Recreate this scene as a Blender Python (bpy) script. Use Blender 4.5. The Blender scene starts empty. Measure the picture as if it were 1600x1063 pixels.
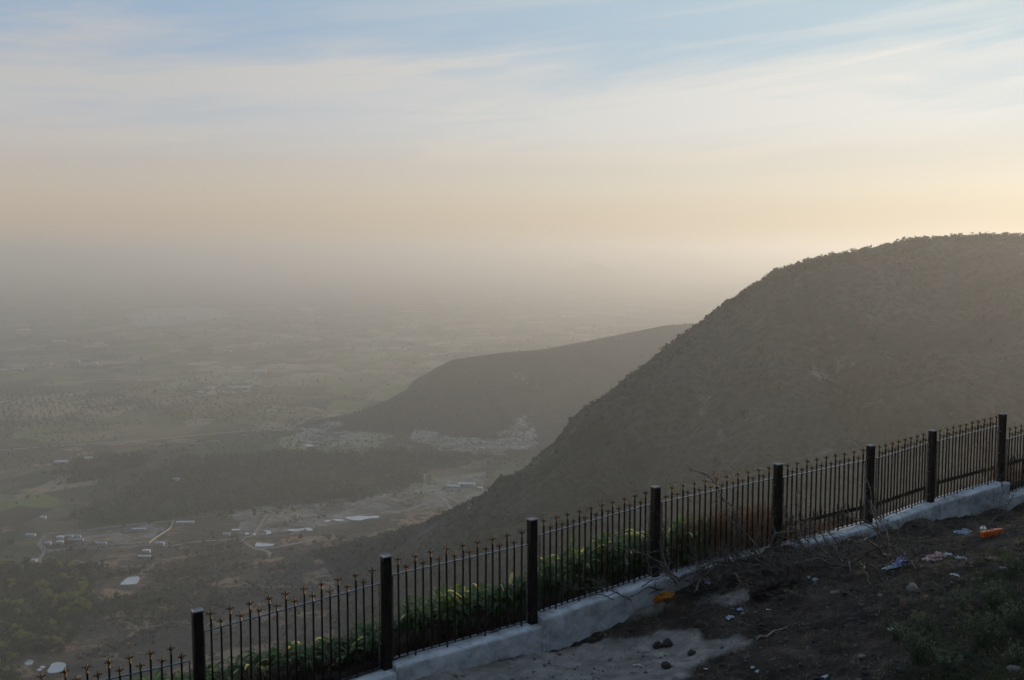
import bpy, bmesh, math, random
import numpy as np
from mathutils import Vector, Matrix

random.seed(7)
SC = bpy.context.scene
COL = SC.collection
R = math.radians

# ------------------------------------------------------------------ camera
F = 1556.0            # focal length in pixels of the 1600 px wide photograph
HZ = 395.0            # pixel row of eye level
H0 = 420.0            # eye height above the plain, metres
TH = math.atan((531.5 - HZ) / F)
cam_d = bpy.data.cameras.new('camera')
cam_d.sensor_width = 36.0
cam_d.lens = 36.0 * F / 1600.0
cam_d.clip_start = 0.1
cam_d.clip_end = 300000
cam = bpy.data.objects.new('camera', cam_d)
COL.objects.link(cam)
cam.location = (0, 0, H0)
cam.rotation_euler = (math.pi / 2 - TH, 0, 0)
SC.camera = cam


def at(px, py, d):
    """world point seen at pixel (px,py) whose forward distance is d"""
    X = (px - 800) / F
    Yc = -(py - 531.5) / F
    v = Vector((X, math.cos(TH) + Yc * math.sin(TH), -math.sin(TH) + Yc * math.cos(TH)))
    v *= d / v.y
    return Vector((v.x, v.y, v.z + H0))


def on_plain(px, py, z=0.0):
    p = at(px, py, 1.0)
    t = (z - H0) / (p.z - H0)
    return Vector((p.x * t, t, z))


# ------------------------------------------------------------------ noise
_rs = np.random.RandomState(3)
_perm = _rs.permutation(1024)
_val = _rs.rand(1024) * 2 - 1


def vnoise(x, y):
    x = np.asarray(x, float); y = np.asarray(y, float)
    xi = np.floor(x).astype(np.int64); yi = np.floor(y).astype(np.int64)
    fx = x - xi; fy = y - yi
    fx = fx * fx * fx * (fx * (fx * 6 - 15) + 10); fy = fy * fy * fy * (fy * (fy * 6 - 15) + 10)
    def h(a, b):
        return _val[_perm[(_perm[a & 1023] + b) & 1023]]
    return (h(xi, yi) * (1 - fx) + h(xi + 1, yi) * fx) * (1 - fy) + (h(xi, yi + 1) * (1 - fx) + h(xi + 1, yi + 1) * fx) * fy


def fbm(x, y, o=4, g=.5):
    s = 0; a = 1.0
    for i in range(o):
        s = s + a * vnoise(x * 2 ** i + 17.3 * i, y * 2 ** i - 9.1 * i)
        a *= g
    return s


def sstep(a, b, x):
    t = np.clip((x - a) / (b - a), 0, 1)
    return t * t * (3 - 2 * t)


# ------------------------------------------------------------------ object helpers
def tag(o, label=None, cat=None, group=None, kind=None):
    if label: o['label'] = label
    if cat: o['category'] = cat
    if group: o['group'] = group
    if kind: o['kind'] = kind
    return o


def empty(name, loc, rz=0.0):
    o = bpy.data.objects.new(name, None)
    o.empty_display_size = .1
    COL.objects.link(o)
    o.location = loc
    o.rotation_euler = (0, 0, rz)
    return o


def mesh_obj(name, verts, faces, mats, parent=None, fm=None, smooth=False, loc=None):
    me = bpy.data.meshes.new(name)
    me.from_pydata([tuple(v) for v in verts], [], faces)
    if not isinstance(mats, (list, tuple)): mats = [mats]
    for m in mats: me.materials.append(m)
    if fm is not None: me.polygons.foreach_set('material_index', np.array(fm, dtype=np.int32))
    if smooth: me.polygons.foreach_set('use_smooth', np.ones(len(me.polygons), dtype=bool))
    me.update()
    o = bpy.data.objects.new(name, me)
    COL.objects.link(o)
    if parent is not None: o.parent = parent
    if loc is not None: o.location = loc
    return o


def np_mesh(name, V, Q, mats, smooth=True, nper=4, fm=None, parent=None):
    me = bpy.data.meshes.new(name)
    V = np.asarray(V, np.float32); Q = np.asarray(Q, np.int32)
    me.vertices.add(len(V)); me.vertices.foreach_set('co', V.ravel())
    me.loops.add(Q.size); me.loops.foreach_set('vertex_index', Q.ravel())
    me.polygons.add(len(Q))
    me.polygons.foreach_set('loop_start', np.arange(0, Q.size, nper, dtype=np.int32))
    if not isinstance(mats, (list, tuple)): mats = [mats]
    for m in mats: me.materials.append(m)
    if fm is not None: me.polygons.foreach_set('material_index', np.asarray(fm, np.int32))
    me.polygons.foreach_set('use_smooth', np.full(len(Q), smooth, dtype=bool))
    me.update(calc_edges=True)
    me.validate()
    o = bpy.data.objects.new(name, me)
    COL.objects.link(o)
    if parent is not None: o.parent = parent
    return o


class MB:
    """collects primitive shapes into one mesh"""
    def __init__(s): s.v = []; s.f = []; s.m = []
    def add(s, vs, fs, m=0):
        b = len(s.v); s.v += [Vector(v) for v in vs]
        s.f += [tuple(b + i for i in f) for f in fs]; s.m += [m] * len(fs)
        return s
    def hexa(s, c8, m=0):
        return s.add(c8, [(0, 3, 2, 1), (4, 5, 6, 7), (0, 1, 5, 4), (1, 2, 6, 5), (2, 3, 7, 6), (3, 0, 4, 7)], m)
    def box(s, lo, hi, m=0):
        x0, y0, z0 = lo; x1, y1, z1 = hi
        return s.hexa([(x0, y0, z0), (x1, y0, z0), (x1, y1, z0), (x0, y1, z0), (x0, y0, z1), (x1, y0, z1), (x1, y1, z1), (x0, y1, z1)], m)
    def tube(s, pts, rad, n=6, m=0, cap=True):
        pts = [Vector(p) for p in pts]
        if not hasattr(rad, '__len__'): rad = [rad] * len(pts)
        vs = []; fs = []
        ref = None
        for i, p in enumerate(pts):
            t = (pts[min(i + 1, len(pts) - 1)] - pts[max(i - 1, 0)])
            if t.length < 1e-9: t = Vector((0, 0, 1))
            t.normalize()
            if ref is None:
                ref = t.orthogonal().normalized()
            a = (ref - t * ref.dot(t))
            if a.length < 1e-6: a = t.orthogonal()
            a.normalize(); ref = a
            b = t.cross(a)
            for k in range(n):
                q = 2 * math.pi * k / n
                vs.append(p + (a * math.cos(q) + b * math.sin(q)) * rad[i])
        for i in range(len(pts) - 1):
            for k in range(n):
                k2 = (k + 1) % n
                fs.append((i * n + k, i * n + k2, (i + 1) * n + k2, (i + 1) * n + k))
        if cap:
            fs.append(tuple(range(n - 1, -1, -1)))
            fs.append(tuple((len(pts) - 1) * n + k for k in range(n)))
        return s.add(vs, fs, m)
    def bar(s, a, b, wx, wy, side, m=0):
        """rectangular bar from a to b; side = unit vector of the wx width"""
        a = Vector(a); b = Vector(b); t = (b - a).normalized()
        u = (side - t * side.dot(t)).normalized(); w = t.cross(u)
        c = []
        for p in (a, b):
            c += [p - u * wx / 2 - w * wy / 2, p + u * wx / 2 - w * wy / 2, p + u * wx / 2 + w * wy / 2, p - u * wx / 2 + w * wy / 2]
        return s.hexa(c, m)
    def build(s, name, mats, parent=None, smooth=False, loc=None):
        return mesh_obj(name, s.v, s.f, mats, parent, s.m, smooth, loc)


# ------------------------------------------------------------------ materials
def new_mat(name):
    m = bpy.data.materials.new(name); m.use_nodes = True
    nt = m.node_tree
    b = nt.nodes['Principled BSDF']
    return m, nt, b


def N(nt, t, **kw):
    n = nt.nodes.new(t)
    for k, v in kw.items():
        if k.startswith('i_'):
            n.inputs[int(k[2:])].default_value = v
        else:
            setattr(n, k, v)
    return n


def ramp(nt, stops, fac):
    r = N(nt, 'ShaderNodeValToRGB')
    el = r.color_ramp.elements
    while len(el) < len(stops): el.new(.5)
    for e, (p, c) in zip(el, stops):
        e.position = p; e.color = (c[0], c[1], c[2], 1)
    nt.links.new(fac, r.inputs[0])
    return r


def simple(name, c1, c2, scale=8., rough=.7, bump=0., bscale=40., metal=0., trans=0., obj=True, spec=.5, detail=5):
    m, nt, b = new_mat(name)
    tc = N(nt, 'ShaderNodeTexCoord')
    no = N(nt, 'ShaderNodeTexNoise'); no.inputs['Scale'].default_value = scale; no.inputs['Detail'].default_value = detail
    nt.links.new(tc.outputs['Object' if obj else 'Generated'], no.inputs['Vector'])
    r = ramp(nt, [(.35, c1), (.65, c2)], no.outputs['Fac'])
    nt.links.new(r.outputs[0], b.inputs['Base Color'])
    b.inputs['Roughness'].default_value = rough
    b.inputs['Metallic'].default_value = metal
    b.inputs['Specular IOR Level'].default_value = spec
    if trans:
        out = nt.nodes['Material Output']
        tl = N(nt, 'ShaderNodeBsdfTranslucent'); mx = N(nt, 'ShaderNodeMixShader'); mx.inputs[0].default_value = trans
        nt.links.new(r.outputs[0], tl.inputs[0])
        nt.links.new(b.outputs[0], mx.inputs[1]); nt.links.new(tl.outputs[0], mx.inputs[2])
        nt.links.new(mx.outputs[0], out.inputs['Surface'])
    if bump:
        n2 = N(nt, 'ShaderNodeTexNoise'); n2.inputs['Scale'].default_value = bscale; n2.inputs['Detail'].default_value = 6
        nt.links.new(tc.outputs['Object'], n2.inputs['Vector'])
        bp = N(nt, 'ShaderNodeBump'); bp.inputs['Strength'].default_value = 1.0; bp.inputs['Distance'].default_value = bump
        nt.links.new(n2.outputs['Fac'], bp.inputs['Height']); nt.links.new(bp.outputs[0], b.inputs['Normal'])
    return m
# ------------------------------------------------------------------ sun, sky, haze
SUN_AZ = 48.0     # degrees to the right of the view direction (+Y)
SUN_EL = 8.0
SC.view_settings.view_transform = 'Standard'
SC.view_settings.look = 'None'
SC.view_settings.gamma = 1.0
SC.view_settings.exposure = 0.1
sd = bpy.data.lights.new('sun', 'SUN')
sd.energy = 5.0; sd.angle = R(.6); sd.color = (1.0, .82, .62)
sun = bpy.data.objects.new('sun', sd); COL.objects.link(sun)
sdir = Vector((math.sin(R(SUN_AZ)) * math.cos(R(SUN_EL)), math.cos(R(SUN_AZ)) * math.cos(R(SUN_EL)), math.sin(R(SUN_EL))))
sun.rotation_euler = sdir.to_track_quat('Z', 'Y').to_euler()
sun.location = (60, 40, H0 + 60)

W = bpy.data.worlds.new('World'); SC.world = W; W.use_nodes = True
nt = W.node_tree; L = nt.links
bg = nt.nodes['Background']
sky = N(nt, 'ShaderNodeTexSky'); sky.sky_type = 'NISHITA'; sky.sun_disc = False
sky.sun_elevation = R(SUN_EL); sky.sun_rotation = R(SUN_AZ)
sky.altitude = 1400; sky.air_density = 1.0; sky.dust_density = 2.0; sky.ozone_density = 1.6
tc = N(nt, 'ShaderNodeTexCoord')
sep = N(nt, 'ShaderNodeSeparateXYZ'); L.new(tc.outputs['Generated'], sep.inputs[0])


def mth(op, a, b=None, c=None, nt=nt, clamp=False):
    n = nt.nodes.new('ShaderNodeMath'); n.operation = op; n.use_clamp = clamp
    for i, v in enumerate((a, b, c)):
        if v is None: continue
        if isinstance(v, (int, float)): n.inputs[i].default_value = v
        else: nt.links.new(v, n.inputs[i])
    return n.outputs[0]


az = mth('ARCTAN2', sep.outputs[0], sep.outputs[1])
el = mth('ARCSINE', sep.outputs[2])


def skynoise(sx, sz, tilt, scale, detail, rough, off, dist=0.):
    cv = N(nt, 'ShaderNodeCombineXYZ')
    L.new(mth('MULTIPLY', az, sx), cv.inputs[0])
    L.new(mth('ADD', mth('MULTIPLY', el, sz), mth('MULTIPLY', az, tilt)), cv.inputs[1])
    cv.inputs[2].default_value = off
    n = N(nt, 'ShaderNodeTexNoise'); L.new(cv.outputs[0], n.inputs['Vector'])
    n.inputs['Scale'].default_value = scale; n.inputs['Detail'].default_value = detail
    n.inputs['Roughness'].default_value = rough; n.inputs['Distortion'].default_value = dist
    return n.outputs['Fac']


def smooth(x, a, b, lo=0., hi=1.):
    n = N(nt, 'ShaderNodeMapRange'); n.interpolation_type = 'SMOOTHSTEP'
    L.new(x, n.inputs[0])
    for i, v in zip((1, 2, 3, 4), (a, b, lo, hi)): n.inputs[i].default_value = v
    return n.outputs[0]


n1 = skynoise(2.2, 14, -1.6, 1.5, 7, .55, 21.7, .7)      # broad wisps
n2 = skynoise(2.6, 26, -3.0, 1.3, 6, .55, 15.2, .6)       # thin streaks
n3 = skynoise(.9, 5, .5, 1.6, 3, .5, 12.7)              # where the veil is thick
dg = math.pi / 180
e2 = mth('ADD', el, mth('MULTIPLY', mth('SUBTRACT', n1, .5), .13))
veil = mth('MULTIPLY', mth('MULTIPLY', smooth(el, 2.5 * dg, 6.5 * dg), smooth(e2, 9.6 * dg, 12.4 * dg, 1., .0)), smooth(n3, .25, .6, .62, 1.))
n4 = skynoise(2.0, 26, -1.2, 2.2, 9, .64, 5.5, .9)
veil = mth('MULTIPLY', veil, smooth(n4, .34, .58, .78, 1.0))
streak = mth('MULTIPLY', smooth(n2, .44, .74), smooth(el, 2.5 * dg, 6 * dg))
high = smooth(el, 16 * dg, 34 * dg, 1., .42)
cl = mth('MULTIPLY', mth('ADD', mth('MULTIPLY', veil, .9), mth('MULTIPLY', streak, .5), clamp=True), high)
# thin high veil and dust: dimmer away from the sun, brighter and warmer towards it
sunward = smooth(az, -28 * dg, 34 * dg)


def cmix(f, a, b):
    x = N(nt, 'ShaderNodeMix', data_type='RGBA')
    if isinstance(f, float): x.inputs[0].default_value = f
    else: L.new(f, x.inputs[0])
    for s_, v in ((6, a), (7, b)):
        if isinstance(v, tuple): x.inputs[s_].default_value = (*v, 1)
        else: L.new(v, x.inputs[s_])
    return x.outputs[2]


K = 7.3
def k3(r, g, b): return (r * K, g * K, b * K)
low = cmix(sunward, k3(.53, .43, .34), k3(.80, .67, .47))
lowm = cmix(sunward, k3(.585, .495, .40), k3(.88, .78, .61))
mid = cmix(sunward, k3(.54, .54, .54), k3(.86, .85, .80))
dust = cmix(smooth(el, 1.2 * dg, 4.2 * dg), low, lowm)
veilc = cmix(smooth(el, 3.5 * dg, 7.5 * dg), lowm, mid)
blue = cmix(sunward, k3(.33, .445, .595), k3(.53, .665, .73))
skyb = N(nt, 'ShaderNodeVectorMath', operation='SCALE'); L.new(sky.outputs[0], skyb.inputs[0]); L.new(smooth(el, 14 * dg, 35 * dg, 1., 2.5), skyb.inputs['Scale'])
clear = cmix(mth('MULTIPLY', smooth(el, 1 * dg, 6 * dg, 0., .97), high), skyb.outputs[0], blue)
base_sky = cmix(smooth(el, 2.0 * dg, 9.0 * dg, .97, .0), clear, dust)
mix = N(nt, 'ShaderNodeMix', data_type='RGBA')
L.new(cl, mix.inputs[0]); L.new(base_sky, mix.inputs[6]); L.new(veilc, mix.inputs[7])
L.new(mix.outputs[2], bg.inputs[0])
bg.inputs[1].default_value = 0.127

# air: one closed box of even haze
def build_haze(dens=2.0e-4, top=H0 + 90, R0=60000):
    b = MB().box((-R0, -R0, -12), (R0, R0, top))
    m, nt, bs = new_mat('haze_air')
    nt.nodes.remove(bs)
    v = N(nt, 'ShaderNodeVolumePrincipled')
    v.inputs['Color'].default_value = (.635, .625, .60, 1)
    v.inputs['Density'].default_value = dens
    v.inputs['Anisotropy'].default_value = .45
    nt.links.new(v.outputs[0], nt.nodes['Material Output'].inputs['Volume'])
    o = b.build('haze', m)
    tag(o, 'pale warm haze lying over the plain and valley', 'haze', kind='stuff')
    return o
build_haze()
SC.cycles.volume_bounces = 1
SC.cycles.use_denoising = True
try: SC.cycles.denoiser = 'OPENIMAGEDENOISE'
except Exception: pass
SC.cycles.max_bounces = 6
SC.cycles.transparent_max_bounces = 12
# ------------------------------------------------------------------ the fence line (needed by the terrain too)
FX = [-32, 308.5, 602, 832, 1025, 1216, 1360.5, 1457.5, 1567.5, 1660, 1742]     # post pixel columns (first one is out of frame)
FDEP = [10.05 + 1.23 * i for i in range(len(FX))]
A0 = Vector((-1.6, 12.5)); FD = Vector((.84, .5426)).normalized(); FN = Vector((FD.y, -FD.x))   # along, towards the camera


def pcoord(X, Y): return (X - A0.x) * FN.x + (Y - A0.y) * FN.y
def scoord(X, Y): return (X - A0.x) * FD.x + (Y - A0.y) * FD.y


GPX = [(560, 1100), (650, 1063), (745, 1038), (842, 1017), (940, 984), (1010, 946), (1100, 898), (1200, 862), (1300, 848), (1400, 826), (1450, 811), (1500, 806), (1572, 797), (1640, 785)]
GS, GZ = [], []
for _x, _y in GPX:
    _d = float(np.interp(_x, FX, FDEP)) - .12; _p = at(_x, _y, _d)
    GS.append((_p.x - A0.x) * FD.x + (_p.y - A0.y) * FD.y); GZ.append(_p.z - H0)
GS = [GS[0] - 25] + GS + [GS[-1] + 40]; GZ = [GZ[0] - .6] + GZ + [GZ[-1] + 2.2]
print('ground profile', [round(a, 2) for a in GS], [round(a, 2) for a in GZ])


def zfore(X, Y):
    """ground on the camera's side of the wall (smooth)"""
    p = pcoord(X, Y); s = scoord(X, Y)
    pp = np.maximum(p, 0)
    base = H0 + np.interp(s, GS, GZ)
    z = base + .085 * pp + .0215 * pp * pp
    bank = .045 * np.clip(s - 6 + .3 * pp, 0, 9) ** 1.5
    return z + bank * sstep(1.0, 4.0, p)


def zback(X, Y):
    p = pcoord(X, Y); s = scoord(X, Y); q = -p
    w = 1.3 - .9 * sstep(5.0, 8.5, s)
    base = H0 - 5.30 + .030 * s
    return base - .12 * np.clip(q, 0, None) - .95 * np.clip(q - w, 0, None) - .0 * s


# ------------------------------------------------------------------ hills: crest lines as seen from the lookout
def crest(pts): return np.array([[*(at(x, y, d))] for x, y, d in pts])
CA = crest([(2500, 330, 1050), (2100, 340, 1020), (1850, 362, 1000), (1700, 368, 990), (1600, 369, 985), (1540, 369, 985), (1480, 372, 985), (1420, 375, 985), (1385, 383, 985), (1330, 395, 990), (1290, 402, 995),
            (1245, 412, 1000), (1215, 423, 1000), (1190, 440, 1005), (1150, 468, 1015), (1110, 498, 1030), (1080, 519, 1040), (1040, 556, 1060),
            (1005, 590, 1080), (985, 614, 1095), (960, 640, 1110), (930, 657, 1125), (890, 684, 1145), (850, 712, 1170), (800, 747, 1195), (760, 772, 1215),
            (720, 793, 1240), (690, 806, 1260), (640, 824, 1290), (590, 837, 1320), (540, 849, 1345), (480, 866, 1352)])
CB = crest([(1500, 500, 3000), (1300, 499, 2900), (1180, 503, 2800), (1100, 504, 2740), (1040, 509, 2690), (980, 521, 2640), (930, 531, 2600), (850, 546, 2560), (790, 551, 2530),
            (715, 561, 2480), (690, 573, 2450), (650, 601, 2420), (600, 629, 2400), (560, 644, 2380), (500, 661, 2360), (430, 677, 2320)])


def crest_dist(X, Y, C):
    """distance to the crest line, crest height there, and side (+ = camera side)"""
    best = np.full(X.shape, 1e12); zc = np.zeros(X.shape); side = np.zeros(X.shape)
    for a, b in zip(C[:-1], C[1:]):
        dx, dy = b[0] - a[0], b[1] - a[1]
        l2 = dx * dx + dy * dy
        t = np.clip(((X - a[0]) * dx + (Y - a[1]) * dy) / l2, 0, 1)
        ex = X - (a[0] + t * dx); ey = Y - (a[1] + t * dy)
        d2 = ex * ex + ey * ey
        m = d2 < best
        best = np.where(m, d2, best); zc = np.where(m, a[2] + t * (b[2] - a[2]), zc)
        side = np.where(m, np.sign(dx * ey - dy * ex), side)
    return np.sqrt(best), zc, side


def smax(a, b, k):
    h = np.clip(.5 + .5 * (a - b) / k, 0, 1)
    return b * (1 - h) + a * h + k * h * (1 - h)


def terrain(X, Y, full=False):
    X = np.asarray(X, float); Y = np.asarray(Y, float)
    r = np.hypot(X, Y)
    plain = 1.2 * fbm(X / 400., Y / 400., 3) + 14 * np.clip((1500 - r) / 700., 0, 1) ** 2 * (.6 + .4 * vnoise(X / 130., Y / 130.))
    dA, zA, sA = crest_dist(X, Y, CA)
    kn = np.where(sA > 0, .44, .75)
    rel = fbm(X / 95. + 3, Y / 95., 5, .52)
    gul = np.abs(vnoise(X / 120. + .35 * rel, Y / 120.))
    fade = sstep(10, 200, dA)
    hA = zA - (np.sqrt((kn * dA) ** 2 + 12 ** 2) - 12) + fade * (12 * rel - 26 * (1 - gul) ** 2 + 6) * np.clip(zA / 120., .1, 1) + .8 * fbm(X / 9., Y / 9., 3)
    dB, zB, sB = crest_dist(X, Y, CB)
    relB = fbm(X / 150. - 8, Y / 150., 5, .5)
    hB = zB - (np.sqrt((np.where(sB > 0, .52, .6) * dB) ** 2 + 20 ** 2) - 20) + sstep(10, 200, dB) * 15 * relB * np.clip(zB / 150., .1, 1)
    q = -pcoord(X, Y)
    own = zback(X, Y) + np.clip(q / 60., 0, 1) * 9 * fbm(X / 60., Y / 60., 4)
    own = np.where(q < 1.0, own - .6, own)
    # gentle apron of our own hill reaching out over the valley floor
    apron = 95 * np.exp(-((np.maximum(r - 330, 0)) / 260.) ** 1.3) + 5 * rel * np.exp(-((r - 700) / 400.) ** 2)
    # a small far cone almost lost in the haze
    c = at(925, 409, 17000)
    hc = c.z - .62 * (np.sqrt(((X - c.x) * .9) ** 2 + ((Y - c.y) * .6) ** 2 + 150 ** 2) - 150)
    hc = hc + 18 * fbm(X / 300., Y / 300., 3)
    hill = smax(hA, hB, 8)
    z = smax(hill, plain, 14)
    z = smax(z, hc, 10)
    z = smax(z, smax(apron, plain, 20), 12)
    z = smax(z, own, np.clip(q / 3., .05, 25)) if True else z
    if full: return z, hA, hB, own, plain
    return z


def tz(x, y): return float(terrain(np.array([x]), np.array([y]))[0])


def ground_at(px, py, dmax=60000.):
    """walk the sight line until it meets the terrain"""
    p = at(px, py, 1.0); sl = (p.z - H0); sx = p.x
    d = np.exp(np.linspace(math.log(300.), math.log(dmax), 900))
    z = terrain(sx * d, d)
    below = (H0 + sl * d) <= z
    i = int(np.argmax(below)) if below.any() else len(d) - 1
    a, b = d[max(i - 1, 0)], d[i]
    dd = np.linspace(a, b, 30); zz = terrain(sx * dd, dd); bl = (H0 + sl * dd) <= zz
    j = int(np.argmax(bl)) if bl.any() else 29
    return Vector((sx * dd[j], dd[j], float(zz[j])))


def pip(px, py, poly):
    """points in polygon, vectorised"""
    ins = np.zeros(px.shape, bool); n = len(poly); j = n - 1
    for i in range(n):
        xi, yi = poly[i]; xj, yj = poly[j]
        c = ((yi > py) != (yj > py)) & (px < (xj - xi) * (py - yi) / (yj - yi + 1e-12) + xi)
        ins ^= c; j = i
    return ins


def world_poly(pts, z=None):
    out = []
    for x, y in pts:
        g = ground_at(x, y); out.append((g.x, g.y))
    return out


# ---- materials of the land
def land_material(name, hill=False):
    m, nt, b = new_mat(name); L = nt.links
    tc = N(nt, 'ShaderNodeTexCoord')
    def noise(sc, det=6, rough=.6, dist=0., vec=None):
        n = N(nt, 'ShaderNodeTexNoise'); n.inputs['Scale'].default_value = sc; n.inputs['Detail'].default_value = det
        n.inputs['Roughness'].default_value = rough; n.inputs['Distortion'].default_value = dist
        L.new(vec if vec is not None else tc.outputs['Object'], n.inputs['Vector']); return n.outputs['Fac']
    def mixc(f, a, c):
        x = N(nt, 'ShaderNodeMix', data_type='RGBA')
        if isinstance(f, float): x.inputs[0].default_value = f
        else: L.new(f, x.inputs[0])
        for s, v in ((6, a), (7, c)):
            if isinstance(v, tuple): x.inputs[s].default_value = (*v, 1)
            else: L.new(v, x.inputs[s])
        return x.outputs[2]
    def attr(nm):
        a = N(nt, 'ShaderNodeAttribute'); a.attribute_name = nm; return a
    if not hill:
        # field patchwork
        mp = N(nt, 'ShaderNodeMapping'); mp.inputs['Rotation'].default_value = (0, 0, R(17)); mp.inputs['Scale'].default_value = (1, .62, 0)
        L.new(tc.outputs['Object'], mp.inputs[0])
        wob = N(nt, 'ShaderNodeTexNoise'); wob.inputs['Scale'].default_value = .004; L.new(tc.outputs['Object'], wob.inputs['Vector'])
        va = N(nt, 'ShaderNodeVectorMath', operation='MULTIPLY_ADD'); L.new(wob.outputs['Color'], va.inputs[0])
        va.inputs[1].default_value = (160, 160, 0); L.new(mp.outputs[0], va.inputs[2])
        flat = N(nt, 'ShaderNodeVectorMath', operation='MULTIPLY'); L.new(va.outputs[0], flat.inputs[0]); flat.inputs[1].default_value = (1, 1, 0)
        vo = N(nt, 'ShaderNodeTexVoronoi'); vo.distance = 'CHEBYCHEV'; vo.inputs['Scale'].default_value = 1 / 105.; L.new(flat.outputs[0], vo.inputs['Vector'])
        sp = N(nt, 'ShaderNodeSeparateColor'); L.new(vo.outputs['Color'], sp.inputs[0])
        vo2 = N(nt, 'ShaderNodeTexVoronoi'); vo2.distance = 'CHEBYCHEV'; vo2.inputs['Scale'].default_value = 1 / 420.; L.new(flat.outputs[0], vo2.inputs['Vector'])
        sp2 = N(nt, 'ShaderNodeSeparateColor'); L.new(vo2.outputs['Color'], sp2.inputs[0])
        fld = ramp(nt, [(0., (.030, .032, .022)), (.20, (.075, .062, .042)), (.38, (.22, .16, .105)), (.50, (.036, .046, .022)), (.66, (.30, .225, .15)), (.78, (.05, .05, .03)), (.88, (.13, .16, .05)), (1., (.40, .33, .24))], sp.outputs[0])
        big = ramp(nt, [(0., (.05, .052, .035)), (.4, (.10, .08, .05)), (.7, (.07, .085, .035)), (1., (.20, .15, .10))], sp2.outputs[0])
        col = mixc(.28, fld.outputs[0], big.outputs[0])
        # scrub and single trees break the fields up
        dk = ramp(nt, [(.53, (0, 0, 0)), (.62, (.85, .85, .85))], noise(.012, 9, .68))
        col = mixc(dk.outputs[0], col, (.040, .046, .026))
        sp_ = ramp(nt, [(.55, (0, 0, 0)), (.68, (1, 1, 1))], noise(.07, 4, .7))
        mm = N(nt, 'ShaderNodeMath', operation='MULTIPLY'); L.new(sp_.outputs[0], mm.inputs[0]); mm.inputs[1].default_value = .65
        col = mixc(mm.outputs[0], col, (.035, .042, .024))
        # bare rises near the hill foot
        at_ = attr('soil')
        red = ramp(nt, [(.30, (.022, .024, .018)), (.41, (.050, .044, .032)), (.47, (.10, .074, .052)), (.52, (.040, .038, .028)), (.57, (.20, .125, .075)), (.61, (.26, .18, .12)), (.65, (.06, .050, .036)), (.8, (.026, .028, .020))], noise(.016, 10, .66, .4))
        col = mixc(at_.outputs['Fac'], col, red.outputs[0])
        gr = attr('green')
        gc = ramp(nt, [(.35, (.085, .11, .03)), (.65, (.16, .17, .06))], noise(.02, 6))
        col = mixc(gr.outputs['Fac'], col, gc.outputs[0])
        gw = attr('wooded')
        gc = ramp(nt, [(.35, (.022, .030, .018)), (.65, (.05, .055, .032))], noise(.05, 6))
        col = mixc(gw.outputs['Fac'], col, gc.outputs[0])
    else:
        base = ramp(nt, [(.28, (.020, .025, .017)), (.42, (.040, .042, .028)), (.54, (.072, .063, .046)), (.64, (.045, .045, .030)), (.8, (.062, .056, .042))], noise(.009, 13, .70, .5))
        sp_ = ramp(nt, [(.44, (0, 0, 0)), (.60, (1, 1, 1))], noise(.16, 5, .7))
        col = mixc(sp_.outputs[0], base.outputs[0], (.026, .031, .018))
        rk = ramp(nt, [(.59, (0, 0, 0)), (.72, (.7, .7, .7))], noise(.013, 15, .76, .5))
        col = mixc(rk.outputs[0], col, (.26, .24, .21))
    pa = attr('pale')
    pn = ramp(nt, [(.40, (.33, .32, .30)), (.62, (.13, .11, .09))], noise(.045, 8, .7, 1.2))
    pk = ramp(nt, [(.42, (0, 0, 0)), (.56, (1, 1, 1))], noise(.022, 10, .72, .8))
    pm = N(nt, 'ShaderNodeMath', operation='MULTIPLY', use_clamp=True); L.new(pa.outputs['Fac'], pm.inputs[0]); L.new(pk.outputs[0], pm.inputs[1])
    col = mixc(pm.outputs[0], col, pn.outputs[0])
    L.new(col, b.inputs['Base Color'])
    b.inputs['Roughness'].default_value = .95
    b.inputs['Specular IOR Level'].default_value = .1
    bp = N(nt, 'ShaderNodeBump'); bp.inputs['Strength'].default_value = 1; bp.inputs['Distance'].default_value = 2.2 if hill else .9
    L.new(noise(.12 if hill else .06, 8, .7), bp.inputs['Height']); L.new(bp.outputs[0], b.inputs['Normal'])
    return m


PALE = [  # px polygons of bare pale ground; (poly, strength)
    ([(640, 672), (672, 668), (705, 682), (760, 690), (800, 655), (822, 650), (845, 672), (838, 700), (790, 706), (700, 704), (650, 692)], 1.),
    ([(455, 676), (480, 664), (530, 668), (570, 684), (560, 700), (490, 698)], .8),
    ([(195, 492), (240, 484), (300, 480), (365, 486), (340, 498), (270, 506), (215, 512)], 3.),
    ([(360, 806), (410, 790), (490, 786), (545, 778), (640, 766), (690, 752), (712, 768), (690, 792), (600, 806), (520, 822), (450, 838), (370, 838)], .62),
    ([(66, 836), (180, 826), (268, 814), (262, 830), (232, 848), (70, 862)], .55),
    ([(0, 560), (60, 556), (120, 560), (60, 574), (0, 574)], .45),
    ([(340, 586), (410, 580), (400, 604), (330, 598)], .35),
    ([(680, 750), (760, 738), (780, 748), (700, 768)], .6)]
GREEN = [([(190, 576), (300, 572), (420, 590), (560, 580), (700, 566), (690, 590), (560, 606), (300, 600), (200, 592)], .42),
         ([(0, 610), (200, 604), (450, 612), (520, 640), (300, 690), (0, 700)], .1)]
WOOD = [([(200, 757), (236, 742), (288, 722), (353, 708), (464, 706), (560, 712), (640, 704), (700, 702), (780, 714), (660, 742), (640, 764), (485, 787), (370, 797), (271, 809), (136, 824), (118, 795), (180, 786), (185, 760)], .85),
        ([(115, 723), (144, 707), (230, 712), (222, 727), (177, 744), (107, 757)], .85)]
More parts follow.
